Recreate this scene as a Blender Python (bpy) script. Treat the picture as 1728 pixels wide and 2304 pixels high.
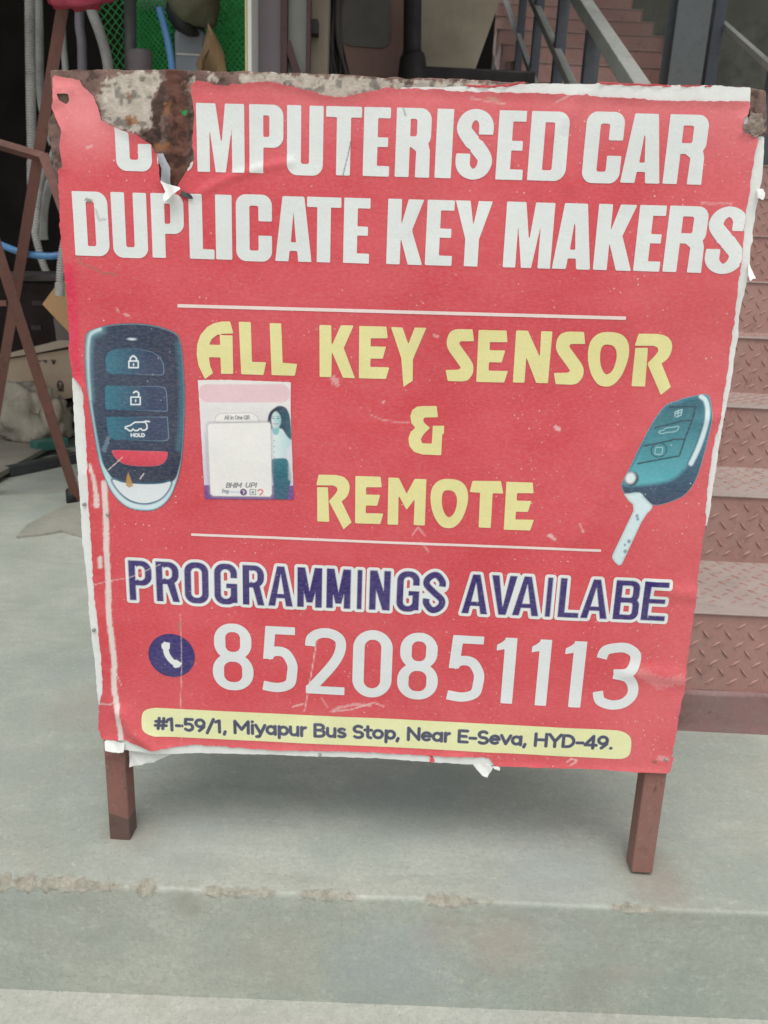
import bpy, bmesh, math, random
import numpy as np
from mathutils import Vector, Matrix

for o in list(bpy.data.objects): bpy.data.objects.remove(o, do_unlink=True)
SC = bpy.context.scene
COL = SC.collection
R_ = math.radians

# ------------------------------------------------------------------ camera
H_CAM, PITCH, ROLL = 0.90, R_(16.7), R_(2.7)
FPX, CX, CY = 1730.0, 864.0, 1152.0
cF = np.array([0, math.cos(PITCH), -math.sin(PITCH)])
cU0 = np.array([0, math.sin(PITCH), math.cos(PITCH)])
cX = np.array([1., 0, 0])
cR = math.cos(ROLL) * cX + math.sin(ROLL) * cU0
cU = math.cos(ROLL) * cU0 - math.sin(ROLL) * cX
cO = np.array([0, 0, H_CAM])
cam = bpy.data.cameras.new("camera")
cam_o = bpy.data.objects.new("camera", cam); COL.objects.link(cam_o)
cam.sensor_fit = 'AUTO'; cam.sensor_width = 36.0
cam.lens = 36.0 * FPX / 2304.0
cam.clip_start = 0.02; cam.clip_end = 1000
cam.dof.use_dof = True; cam.dof.focus_distance = 1.07; cam.dof.aperture_fstop = 9.0
cam_o.matrix_world = Matrix(((cR[0], cU[0], -cF[0], 0), (cR[1], cU[1], -cF[1], 0),
                             (cR[2], cU[2], -cF[2], H_CAM), (0, 0, 0, 1)))
SC.camera = cam_o

# ------------------------------------------------------------------ light
SUN_EL, SUN_AZ = R_(67), R_(186)          # azimuth from +Y clockwise: the sun stands behind the photographer
wd = bpy.data.worlds.new("World"); SC.world = wd; wd.use_nodes = True
nt = wd.node_tree; nt.nodes.clear()
sky = nt.nodes.new('ShaderNodeTexSky'); sky.sky_type = 'NISHITA'; sky.sun_disc = False
sky.sun_elevation = SUN_EL; sky.sun_rotation = SUN_AZ; sky.dust_density = 3.0; sky.air_density = 1.2
bw = nt.nodes.new('ShaderNodeHueSaturation'); bw.inputs['Saturation'].default_value = 0.22
bg = nt.nodes.new('ShaderNodeBackground'); bg.inputs['Strength'].default_value = 0.125
out = nt.nodes.new('ShaderNodeOutputWorld')
nt.links.new(sky.outputs[0], bw.inputs['Color']); nt.links.new(bw.outputs[0], bg.inputs[0]); nt.links.new(bg.outputs[0], out.inputs[0])
sl = bpy.data.lights.new("sun", 'SUN'); sl.energy = 1.35; sl.angle = R_(40); sl.color = (1.0, 0.965, 0.91)
so = bpy.data.objects.new("sun", sl); COL.objects.link(so)
d = Vector((math.sin(SUN_AZ) * math.cos(SUN_EL), math.cos(SUN_AZ) * math.cos(SUN_EL), math.sin(SUN_EL)))
so.rotation_euler = d.to_track_quat('Z', 'Y').to_euler(); so.location = d * 20
vs = SC.view_settings
vs.view_transform = 'Standard'; vs.look = 'None'; vs.gamma = 1.0; vs.use_curve_mapping = False
vs.exposure = 0.22

# ------------------------------------------------------------------ pixel -> world
def ray(x, y): return cF + cR * (x - CX) / FPX - cU * (y - CY) / FPX
def aty(x, y, Y): r = ray(x, y); return cO + r * (Y / r[1])
def atx(x, y, X): r = ray(x, y); return cO + r * (X / r[0])
def atz(x, y, z=0.0): r = ray(x, y); return cO + r * ((z - H_CAM) / r[2])

# board frame (local x right, y away, z up)
B_O = np.array([0.01531447, 1.03522474, 0.0])
B_X = np.array([0.99946857, -0.03038224, 0.01181083])
B_Z = np.array([-0.01069951, 0.03648382, 0.99927696])
B_Y = np.cross(B_Z, B_X)
def brd(x, y):
    x = np.asarray(x, float); y = np.asarray(y, float)
    r = cF + np.multiply.outer((x - CX) / FPX, cR) - np.multiply.outer((y - CY) / FPX, cU)
    t = ((B_O - cO) @ B_Y) / (r @ B_Y)
    p = cO + r * t[..., None] - B_O
    return p @ B_X, p @ B_Z
FR = {'s': (0, 0, 1), 'r1': (100, 140, .4822), 'r2': (900, 140, .4991), 'r3': (150, 660, .3315), 'r4': (600, 660, .3014),
      'r5': (1050, 660, .3617), 'r6': (150, 1200, .4521), 'r7': (850, 1200, .4521), 'z1': (0, 0, .3617), 'z2': (500, 0, .3617),
      'z3': (1080, 0, .3906), 'z4': (0, 300, .2261), 'z5': (0, 700, .2486), 'z6': (1480, 350, .2938), 'z7': (1480, 950, .3392),
      'z8': (0, 1600, 1.0416), 'zl': (150, 1000, .3393), 'zt': (0, 0, .1582)}
def px(fr, x, y): a, b, k = FR[fr]; return a + x * k, b + y * k
def L(fr, pts):
    """zoom-frame points -> board-local (x, z)"""
    q = np.array([px(fr, *p) for p in pts]); x, z = brd(q[:, 0], q[:, 1]); return np.stack([x, z], 1)
def PX(*segs):
    """('fr', pts, 'fr', pts ...) joined -> board local"""
    return np.concatenate([L(segs[i], segs[i + 1]) for i in range(0, len(segs), 2)])

# ------------------------------------------------------------------ numpy noise, sdf
def _h(i, j, s):
    v = np.sin(i * 127.1 + j * 311.7 + s * 74.7) * 43758.5453
    return v - np.floor(v)
def vn(x, y, s=0):
    i = np.floor(x); j = np.floor(y); u = x - i; v = y - j
    u = u * u * (3 - 2 * u); v = v * v * (3 - 2 * v)
    return (_h(i, j, s) * (1 - u) + _h(i + 1, j, s) * u) * (1 - v) + (_h(i, j + 1, s) * (1 - u) + _h(i + 1, j + 1, s) * u) * v
def fbm(x, y, s=0, o=4):
    a = 0; k = .5; t = 0
    for n in range(o): a = a + k * vn(x * 2 ** n, y * 2 ** n, s + n * 13); t += k; k *= .5
    return a / t
def s_poly(X, Z, pts):
    pts = np.asarray(pts, float); d = np.full(X.shape, 1e9); sg = np.zeros(X.shape, bool)
    n = len(pts)
    for i in range(n):
        ax, az = pts[i]; bx, bz = pts[(i + 1) % n]
        ex, ez = bx - ax, bz - az; l2 = ex * ex + ez * ez
        if l2 < 1e-14: continue
        wx, wz = X - ax, Z - az
        t = np.clip((wx * ex + wz * ez) / l2, 0, 1)
        d = np.minimum(d, (wx - ex * t) ** 2 + (wz - ez * t) ** 2)
        c = (az <= Z) != (bz <= Z)
        if abs(ez) > 1e-14: sg ^= c & (X < ax + (Z - az) / ez * ex)
    d = np.sqrt(d); return np.where(sg, -d, d)
def s_box(X, Z, x0, z0, x1, z1, r=0.0):
    r = min(r, (x1 - x0) / 2, (z1 - z0) / 2)
    qx = np.abs(X - (x0 + x1) / 2) - (x1 - x0) / 2 + r; qz = np.abs(Z - (z0 + z1) / 2) - (z1 - z0) / 2 + r
    return np.hypot(np.maximum(qx, 0), np.maximum(qz, 0)) + np.minimum(np.maximum(qx, qz), 0) - r
def s_line(X, Z, pts, r, flat=False, r1=None):
    """stroke of half-width r (to r1, or one radius per point) along a polyline"""
    pts = np.asarray(pts, float); ra = None
    if np.ndim(r): ra = np.asarray(r, float); r = float(ra[0])
    d = np.full(X.shape, 1e9); n = len(pts)
    for i in range(n - 1):
        ax, az = pts[i]; ex, ez = pts[i + 1] - pts[i]; l2 = ex * ex + ez * ez + 1e-18
        wx, wz = X - ax, Z - az; t = np.clip((wx * ex + wz * ez) / l2, 0, 1)
        rr = (ra[i] + (ra[i + 1] - ra[i]) * t) if ra is not None else r if r1 is None else r + (r1 - r) * (i + t) / (n - 1)
        d = np.minimum(d, np.hypot(wx - ex * t, wz - ez * t) - rr)
    if flat:
        for a, b in ((pts[0], pts[1]), (pts[-1], pts[-2])):
            u = (a - b) / (np.hypot(*(a - b)) + 1e-12); lx = (X - a[0]) * u[0] + (Z - a[1]) * u[1]; ly = -(X - a[0]) * u[1] + (Z - a[1]) * u[0]
            d = np.maximum(d, -s_box(lx, ly, 0, -1.3 * r, 1.3 * r, 1.3 * r))
    return d
def s_ell(X, Z, cx, cz, rx, rz):
    k = np.hypot((X - cx) / rx, (Z - cz) / rz); return (k - 1) * min(rx, rz)
def U(*a):
    r = a[0]
    for b in a[1:]: r = np.minimum(r, b)
    return r
def spl(pts, n=8, closed=False):
    pts = np.asarray(pts, float); m = len(pts); o = []
    rng = m if closed else m - 1
    for i in range(rng):
        if closed: p0, p1, p2, p3 = pts[i - 1], pts[i], pts[(i + 1) % m], pts[(i + 2) % m]
        else: p0, p1, p2, p3 = pts[max(i - 1, 0)], pts[i], pts[i + 1], pts[min(i + 2, m - 1)]
        for k in range(n):
            t = k / n
            o.append(.5 * (2 * p1 + (p2 - p0) * t + (2 * p0 - 5 * p1 + 4 * p2 - p3) * t * t + (3 * p1 - p0 - 3 * p2 + p3) * t ** 3))
    if not closed: o.append(pts[-1])
    return np.array(o)
def srgb(*c):
    c = np.array(c, float) / 255; return np.where(c <= .04045, c / 12.92, ((c + .055) / 1.055) ** 2.4)
def P(r, g, b, k=1.12, o=.012):
    """albedo of a printed colour that looks like (r,g,b) in daylight"""
    return np.clip(srgb(r, g, b) * k - o, .004, .85)

# ------------------------------------------------------------------ materials
def ramp(n, pos, cols):
    e = n.color_ramp.elements
    while len(e) < len(pos): e.new(.5)
    for q, p, c in zip(e, pos, cols): q.position = p; q.color = (*c[:3], 1) if not isinstance(c, (int, float)) else (c, c, c, 1)
class NT:
    def __init__(s, name):
        s.m = bpy.data.materials.new(name); s.m.use_nodes = True; s.t = s.m.node_tree; s.t.nodes.clear()
        s.o = s.t.nodes.new('ShaderNodeOutputMaterial'); s.b = s.t.nodes.new('ShaderNodeBsdfPrincipled'); s.t.links.new(s.b.outputs[0], s.o.inputs[0])
        s.tc = s.t.nodes.new('ShaderNodeTexCoord')
    def n(s, k): return s.t.nodes.new(k)
    def l(s, a, b): s.t.links.new(a, b)
    def map(s, sc=(1, 1, 1), loc=(0, 0, 0), rot=(0, 0, 0)):
        m = s.n('ShaderNodeMapping'); m.inputs['Scale'].default_value = sc; m.inputs['Location'].default_value = loc; m.inputs['Rotation'].default_value = rot
        s.l(s.tc.outputs['Object'], m.inputs[0]); return m.outputs[0]
    def noise(s, sc, det=4, rough=.55, v=None, dist=0):
        q = s.n('ShaderNodeTexNoise'); q.inputs['Scale'].default_value = sc; q.inputs['Detail'].default_value = det; q.inputs['Roughness'].default_value = rough
        q.inputs['Distortion'].default_value = dist
        s.l(v if v is not None else s.tc.outputs['Object'], q.inputs['Vector']); return q.outputs['Fac']
    def vor(s, sc, v=None, feat='F1'):
        q = s.n('ShaderNodeTexVoronoi'); q.inputs['Scale'].default_value = sc; q.feature = feat
        s.l(v if v is not None else s.tc.outputs['Object'], q.inputs['Vector']); return q
    def ramp(s, f, pos, cols):
        r = s.n('ShaderNodeValToRGB'); ramp(r, pos, cols); s.l(f, r.inputs[0]); return r.outputs[0]
    def mix(s, f, a, b, mode='MIX'):
        m = s.n('ShaderNodeMix'); m.data_type = 'RGBA'; m.blend_type = mode
        for v, i in ((f, m.inputs[0]), (a, m.inputs[6]), (b, m.inputs[7])):
            if hasattr(v, 'node'): s.l(v, i)
            elif isinstance(v, (int, float)): i.default_value = v
            else: i.default_value = (*[float(q) for q in v[:3]], 1)
        return m.outputs[2]
    def math(s, op, a, b=0.0):
        m = s.n('ShaderNodeMath'); m.operation = op
        for v, i in ((a, m.inputs[0]), (b, m.inputs[1])):
            if hasattr(v, 'node'): s.l(v, i)
            else: i.default_value = v
        return m.outputs[0]
    def bump(s, h, st=.3, dist=.002, nrm=None):
        b = s.n('ShaderNodeBump'); b.inputs['Strength'].default_value = st; b.inputs['Distance'].default_value = dist
        s.l(h, b.inputs['Height'])
        if nrm is not None: s.l(nrm, b.inputs['Normal'])
        return b.outputs[0]
    def attr(s, nm):
        a = s.n('ShaderNodeAttribute'); a.attribute_name = nm; return a
    def fin(s, col, rough=.6, nrm=None, metal=0, spec=None):
        for v, k in ((col, 'Base Color'), (rough, 'Roughness'), (metal, 'Metallic')):
            i = s.b.inputs[k]
            if hasattr(v, 'node'): s.l(v, i)
            elif isinstance(v, (int, float)): i.default_value = v
            else: i.default_value = (*[float(q) for q in v[:3]], 1)
        if nrm is not None: s.l(nrm, s.b.inputs['Normal'])
        if spec is not None: s.b.inputs['Specular IOR Level'].default_value = spec
        return s.m
def simple(name, a, b=None, sc=6, rough=.6, bump=.25, bsc=60, metal=0, grime=None, gsc=3, stretch=(1, 1, 1), spec=None):
    n = NT(name); a = np.array(a, float); b = a * .7 if b is None else np.array(b, float)
    v = n.map(stretch)
    c = n.mix(n.ramp(n.noise(sc, 6, .6, v), (.35, .68), (0, 1)), a, b)
    if grime is not None: c = n.mix(n.ramp(n.noise(gsc, 8, .65), (.5, .72), (0, .8)), c, grime)
    return n.fin(c, n.ramp(n.noise(sc * 2, 3), (.3, .7), (rough - .08, rough + .1)), n.bump(n.noise(bsc, 5, .6, v), bump, .003), metal, spec)

# print on vinyl: colour from the sheet's own print, worn and faded
n = NT("vinyl_print")
at = n.attr('print')
fade = n.ramp(n.noise(5.5, 5, .6, n.map((1, 1, 1.6))), (.36, .72), (0, .5))
fd = n.mix(1.0, n.mix(1.0, at.outputs['Color'], (1.12, 1.12, 1.12), 'MULTIPLY'), (.085, .085, .085), 'ADD')
c = n.mix(fade, at.outputs['Color'], fd)
weave = n.noise(260, 2, .5, n.map((.6, 1, 1.4)))
c = n.mix(n.ramp(weave, (.42, .75), (0, .07)), c, (.80, .62, .60))
lite = n.mix(.85, n.mix(1.0, c, (1.5, 1.5, 1.5), 'MULTIPLY'), n.mix(1.0, c, (.05, .05, .05), 'ADD'))
c = n.mix(n.ramp(n.noise(230, 3, .6), (.46, .74), (0, .38)), c, lite)
vo = n.vor(120)
speck = n.math('MULTIPLY', n.ramp(vo.outputs['Distance'], (.07, .16), (1, 0)), n.ramp(n.noise(14, 3), (.42, .60), (0, 1)))
speck = n.math('MULTIPLY', speck, n.ramp(vo.outputs['Color'], (.45, .6), (0, 1)))
c = n.mix(n.math('MULTIPLY', speck, .75), c, (.82, .74, .70))
dirt = n.ramp(n.noise(3.2, 9, .7, n.map((1, 1, .8), (4, 2, 9))), (.55, .8), (0, .16))
c = n.mix(dirt, c, (.25, .20, .17))
b1 = n.bump(n.noise(30, 4, .6), .22, .004)
b2 = n.bump(n.ramp(vo.outputs['Distance'], (0, .28), (1, 0)), .18, .0012, b1)
b3 = n.bump(n.noise(420, 2, .5, n.map((.5, 1, 1.6))), .22, .0006, b2)
M_VINYL = n.fin(c, n.ramp(n.noise(9, 4), (.3, .7), (.40, .58)), b3, 0, .45)

n = NT("rusted_plate")
at = n.attr('print')
c = n.mix(n.ramp(n.noise(70, 6, .65), (.48, .74), (0, .40)), at.outputs['Color'], (.075, .048, .036))
c = n.mix(n.ramp(n.noise(32, 6, .7, n.map((1, 1, 1), (3, 1, 7))), (.62, .72), (0, .6)), c, (.24, .13, .07))
M_RUST = n.fin(c, .75, n.bump(n.noise(120, 6, .65), .6, .004), 0, .3)

n = NT("white_backing_paper")
c = n.mix(n.ramp(n.noise(26, 7, .65), (.45, .75), (0, .5)), (.80, .82, .79), (.62, .62, .57))
c = n.mix(n.ramp(n.noise(9, 6, .7), (.64, .77), (0, .35)), c, (.32, .27, .22))
M_BACK = n.fin(c, .6, n.bump(n.noise(45, 5), .35, .004), 0, .35)

# concrete with stains; spots at the sign feet also paint in contact shade
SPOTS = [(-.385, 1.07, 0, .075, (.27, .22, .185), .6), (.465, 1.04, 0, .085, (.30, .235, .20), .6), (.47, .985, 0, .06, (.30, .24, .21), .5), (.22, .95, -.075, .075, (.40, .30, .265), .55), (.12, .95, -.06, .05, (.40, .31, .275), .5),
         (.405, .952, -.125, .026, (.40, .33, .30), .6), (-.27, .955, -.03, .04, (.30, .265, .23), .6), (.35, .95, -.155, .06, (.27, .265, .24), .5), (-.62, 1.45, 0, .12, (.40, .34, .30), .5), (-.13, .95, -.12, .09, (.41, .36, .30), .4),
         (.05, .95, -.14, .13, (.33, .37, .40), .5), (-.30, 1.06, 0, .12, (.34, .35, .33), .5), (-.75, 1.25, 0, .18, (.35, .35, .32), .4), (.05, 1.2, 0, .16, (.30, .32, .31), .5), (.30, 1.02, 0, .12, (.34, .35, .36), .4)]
def concrete(name, base, tint=1.0, big=2.2, spots=False):
    n = NT(name); base = np.array(base)
    c = n.mix(n.ramp(n.noise(big, 5, .6), (.40, .62), (0, .95)), base, base * np.array((.70, .75, .76)))
    c = n.mix(n.ramp(n.noise(3.1, 6, .6, n.map((1, 1, 1), (5, 3, 1)), .6), (.52, .72), (0, .5)), c, base * np.array((.95, .82, .76)))
    c = n.mix(n.ramp(n.noise(4.3, 5, .6, n.map((1, 1, 1), (15, 7, 3)), .4), (.56, .72), (0, .55)), c, base * np.array((.76, .82, .90)))
    c = n.mix(n.ramp(n.noise(11, 7, .7), (.50, .78), (0, .5)), c, base * 1.18)
    trowel = n.noise(5, 7, .65, n.map((1.0, 3.2, 3.2), (0, 0, 0), (0, 0, .35)), 1.2)
    c = n.mix(n.ramp(trowel, (.46, .66), (0, .5)), c, base * .70)
    c = n.mix(n.ramp(n.noise(120, 6, .75), (.44, .76), (0, .7)), c, base * .58)
    c = n.mix(n.ramp(n.noise(75, 5, .75, n.map((1, 1, 1), (2, 9, 4))), (.56, .72), (0, .55)), c, base * 1.25)
    c = n.mix(n.ramp(n.noise(34, 8, .78, n.map((1, 1, 1), (8, 4, 6))), (.46, .66), (0, .42)), c, base * .74)
    gv = n.vor(150); c = n.mix(n.math('MULTIPLY', n.ramp(gv.outputs['Distance'], (.10, .22), (1, 0)), n.ramp(gv.outputs['Color'], (.62, .74), (0, .7))), c, base * .45)
    scr = n.ramp(n.noise(16, 4, .6, n.map((1.0, 5, 5), (3, 2, 1), (0, 0, .6)), 2.5), (.492, .50, .508), (0, .5, 0)); c = n.mix(n.math('MULTIPLY', scr, n.ramp(n.noise(5, 3), (.5, .62), (0, 1))), c, base * .62)
    pit = n.vor(60); c = n.mix(n.math('MULTIPLY', n.ramp(pit.outputs['Distance'], (.05, .10), (1, 0)), n.ramp(n.noise(7, 2), (.58, .66), (0, .6))), c, base * .35)
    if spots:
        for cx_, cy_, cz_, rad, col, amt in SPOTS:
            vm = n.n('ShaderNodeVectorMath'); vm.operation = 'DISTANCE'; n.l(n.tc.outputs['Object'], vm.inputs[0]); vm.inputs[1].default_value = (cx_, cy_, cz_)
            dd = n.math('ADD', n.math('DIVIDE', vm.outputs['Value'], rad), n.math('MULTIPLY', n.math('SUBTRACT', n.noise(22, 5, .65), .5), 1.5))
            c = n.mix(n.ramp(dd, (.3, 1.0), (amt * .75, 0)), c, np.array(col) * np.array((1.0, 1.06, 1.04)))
    ch = n.math('MULTIPLY', n.attr('chip').outputs['Fac'], n.ramp(n.noise(70, 6, .75), (.25, .5), (.55, 1)))
    rough_c = n.mix(n.ramp(n.noise(65, 7, .75), (.40, .62), (0, 1)), base * np.array((.90, .83, .78)), base * np.array((.58, .52, .49)))
    c = n.mix(ch, c, rough_c)
    b = n.bump(n.noise(12, 8, .65), .4, .006); b = n.bump(n.noise(190, 5, .7), .45, .0014, b); b = n.bump(n.math('MULTIPLY', n.attr('chip').outputs['Fac'], n.noise(140, 6, .75)), .7, .004, b)
    return n.fin(c, .72, b, 0, .35)
# worn edge
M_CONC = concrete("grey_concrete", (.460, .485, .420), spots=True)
M_GROUND = concrete("pale_ground_concrete", (.47, .475, .42), big=1.4)

def painted_steel(name, a, b, dust, rough=.55):
    n = NT(name)
    c = n.mix(n.ramp(n.noise(7, 6, .65), (.35, .68), (0, 1)), a, b)
    c = n.mix(n.ramp(n.noise(3.5, 9, .72), (.45, .75), (0, .55)), c, dust)
    c = n.mix(n.ramp(n.noise(140, 3, .6), (.58, .75), (0, .35)), c, np.array(dust) * 1.25)
    c = n.mix(n.ramp(n.noise(18, 9, .75, n.map((1, 1, 1), (6, 2, 8))), (.54, .70), (0, .6)), c, np.array(b) * .55)
    c = n.mix(n.ramp(n.noise(85, 5, .7, n.map((1, 1, .45), (1, 5, 2))), (.60, .68), (0, .5)), c, np.array(b) * .35)
    return n.fin(c, n.ramp(n.noise(12, 4), (.3, .7), (rough - .1, rough + .12)), n.bump(n.noise(70, 5), .22, .003), 0, .4)
M_RISER = painted_steel("red_oxide_steel", (.42, .235, .20), (.35, .19, .165), (.47, .37, .325))
M_TREAD = painted_steel("dusty_red_oxide_steel", (.42, .345, .31), (.36, .285, .26), (.50, .445, .39), .65)
M_PLINTH = painted_steel("red_painted_plinth", (.31, .175, .165), (.24, .145, .14), (.35, .29, .265), .7)
M_LEG = painted_steel("red_oxide_box_section", (.29, .135, .110), (.18, .082, .067), (.34, .21, .175))
M_LEGD = painted_steel("dark_leg_end", (.145, .085, .070), (.10, .062, .052), (.19, .13, .11))  # darker brown for the lowest band of the left leg
M_STAND = painted_steel("brown_red_angle_iron", (.18, .075, .056), (.115, .048, .038), (.20, .115, .09))
M_STANDD = painted_steel("dark_brown_angle_iron", (.075, .035, .032), (.05, .026, .026), (.09, .06, .055))
M_POST = painted_steel("grey_blue_painted_steel", (.075, .085, .105), (.055, .062, .078), (.12, .125, .125))
M_COLUMN = painted_steel("grey_green_column_paint", (.115, .135, .138), (.09, .105, .11), (.16, .165, .155))
M_RAIL = painted_steel("worn_grey_rail", (.33, .34, .31), (.25, .26, .24), (.40, .40, .37))
M_WALLR = simple("dull_olive_plaster", (.17, .165, .14), (.11, .107, .09), 1.6, .85, .3, 20, grime=(.05, .047, .04))
M_DARK = simple("shaded_shop_wall", (.018, .014, .012), (.010, .008, .008), 2, .9)  # near-black base puts the deep interior's shade into the colour
M_OLIVE = simple("dusty_olive_board", (.52, .45, .34), (.32, .265, .20), 2.5, .8, .2, 30)
M_BROWN = simple("brown_timber_board", (.30, .17, .14), (.20, .12, .10), 5, .6, .2, 40, stretch=(1, 1, .25))
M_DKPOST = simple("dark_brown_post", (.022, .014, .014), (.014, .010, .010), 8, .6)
M_PURPLE = simple("purple_grey_sheet_metal", (.19, .155, .165), (.145, .12, .145), 1.5, .55, .15, 8, grime=(.16, .14, .13), gsc=4)
M_GREYP = simple("pale_grey_sheet", (.24, .24, .215), (.19, .19, .175), 3, .6, .15, 30)
M_TAN = simple("tan_timber", (.26, .215, .16), (.19, .15, .11), 7, .7, .3, 60, stretch=(1, 1, .15))
M_CREAM = simple("cream_plastic_edge", (.70, .70, .64), (.58, .58, .52), 5, .5)
M_YELLOW = simple("yellow_edge", (.62, .50, .20), (.5, .42, .2), 5, .5)
M_CONDUIT = simple("grey_pvc_hose", (.46, .45, .43), (.32, .31, .30), 9, .55, .15, 40, grime=(.14, .12, .10), gsc=6)
M_PIPEP = simple("purple_grey_pipe", (.24, .21, .24), (.16, .14, .17), 9, .45)
M_DKPIPE = simple("dark_green_grey_pipe", (.10, .105, .095), (.07, .075, .068), 9, .5)
M_BLUE = simple("blue_hose_plastic", (.10, .27, .52), (.08, .20, .42), 8, .35, .1)
M_GREEN = simple("green_netting_plastic", (.045, .42, .10), (.03, .30, .07), 30, .5)
M_GREEND = simple("rolled_green_netting", (.03, .34, .08), (.012, .17, .045), 55, .7, 1.0, 120)
M_CARD = simple("brown_cardboard", (.56, .43, .31), (.46, .345, .25), 5, .8, .2, 60)
M_CARDT = simple("tan_cardboard_flap", (.56, .34, .17), (.48, .28, .14), 4, .8, .15, 60)
M_CARDL = simple("dusty_box_lid", (.56, .45, .36), (.46, .36, .28), 4, .8, .15, 60)
M_SACK = simple("dusty_woven_sack", (.44, .40, .32), (.32, .29, .23), 9, .9, .6, 120, grime=(.12, .10, .08), gsc=7)
M_PAPER = simple("crumpled_paper", (.42, .37, .29), (.30, .25, .19), 14, .85, .7, 50)
M_PLANK = simple("dusty_plank", (.30, .28, .23), (.22, .205, .17), 4, .8, .25, 40)
M_TEAL = simple("teal_plastic", (.05, .17, .14), (.035, .12, .10), 8, .5)
M_CHANNEL = simple("dark_steel_channel", (.05, .055, .06), (.035, .04, .042), 8, .5)
M_RUBBER = simple("black_rubber", (.022, .023, .026), (.015, .016, .018), 10, .6)
M_BAG = simple("red_plastic_bag", (.45, .045, .09), (.32, .03, .06), 9, .35, .5, 30)
M_BAGW = simple("pale_pink_bag_print", (.40, .28, .30), (.34, .16, .19), 16, .4, .4, 30)
M_OLSACK = simple("olive_cloth_sack", (.15, .145, .09), (.09, .088, .055), 10, .9, .5, 60)
M_LEAF = simple("dry_brown_leaf", (.34, .225, .12), (.22, .14, .075), 16, .8, .5, 60, stretch=(2, 1, .3))
M_CAN = simple("blue_grey_plastic", (.34, .36, .40), (.25, .27, .31), 5, .45)
M_CABLE = simple("dark_cable_fibre", (.035, .028, .024), (.06, .048, .04), 14, .7)
M_PATCH = concrete("brown_screed", (.385, .38, .325), big=4)
M_BLACKP = simple("box_print_ink", (.06, .05, .045), (.09, .07, .06), 20, .8)

# ------------------------------------------------------------------ object helpers
def tag(o, label=None, cat=None, group=None, kind=None):
    if label: o['label'] = label
    if cat: o['category'] = cat
    if group: o['group'] = group
    if kind: o['kind'] = kind
    return o
def link(o, parent=None):
    COL.objects.link(o)
    if parent is not None: o.parent = parent
    return o
def empty(name, loc=(0, 0, 0)):
    o = bpy.data.objects.new(name, None); o.location = loc; o.empty_display_size = .1; return link(o)
def obj(name, bm, m, parent=None, smooth=False, bevel=0, world=True):
    """bm in world coordinates; kept in place under parents that only translate"""
    if parent is not None and world:
        off = Vector(parent.location); p = parent.parent
        while p is not None: off += Vector(p.location); p = p.parent
        bmesh.ops.translate(bm, verts=bm.verts, vec=-off)
    bmesh.ops.recalc_face_normals(bm, faces=bm.faces)
    me = bpy.data.meshes.new(name); bm.to_mesh(me); bm.free()
    for mm in (m if isinstance(m, (list, tuple)) else [m]): me.materials.append(mm)
    if smooth: me.shade_smooth()
    o = bpy.data.objects.new(name, me); link(o, parent)
    if bevel:
        b = o.modifiers.new('b', 'BEVEL'); b.width = bevel; b.segments = 2; b.limit_method = 'ANGLE'
    return o
def BM(): return bmesh.new()
def box(bm, x0, x1, y0, y1, z0, z1):
    v = [bm.verts.new((x, y, z)) for z in (z0, z1) for x, y in ((x0, y0), (x1, y0), (x1, y1), (x0, y1))]
    for f in ((0, 3, 2, 1), (4, 5, 6, 7), (0, 1, 5, 4), (1, 2, 6, 5), (2, 3, 7, 6), (3, 0, 4, 7)): bm.faces.new([v[i] for i in f])
    return bm
def bar(bm, p, q, w, dp, up=(0, 0, 1)):
    p = Vector(p); q = Vector(q); t = (q - p).normalized(); u = Vector(up)
    if abs(t.dot(u)) > .95: u = Vector((0, 1, 0))
    s = t.cross(u).normalized(); u = s.cross(t).normalized()
    v = [bm.verts.new(c + s * (a * w / 2) + u * (b * dp / 2)) for c in (p, q) for a, b in ((-1, -1), (1, -1), (1, 1), (-1, 1))]
    for f in ((0, 3, 2, 1), (4, 5, 6, 7), (0, 1, 5, 4), (1, 2, 6, 5), (2, 3, 7, 6), (3, 0, 4, 7)): bm.faces.new([v[i] for i in f])
    return bm
def angle_iron(bm, p, q, w, t, out=(0, -1, 0)):
    """L section: one flange facing `out`, the other behind it"""
    p = Vector(p); q = Vector(q); d_ = (q - p).normalized(); f = Vector(out); f = (f - d_ * f.dot(d_)).normalized(); s = d_.cross(f).normalized()
    prof = [(-w / 2, 0), (w / 2, 0), (w / 2, -w), (w / 2 - t, -w), (w / 2 - t, -t), (-w / 2, -t)]
    r = [[bm.verts.new(c + s * a + f * b) for a, b in prof] for c in (p, q)]
    k = len(prof)
    for i in range(k): bm.faces.new([r[0][i], r[0][(i + 1) % k], r[1][(i + 1) % k], r[1][i]])
    bm.faces.new(r[0]); bm.faces.new(r[1][::-1]); return bm
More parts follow.
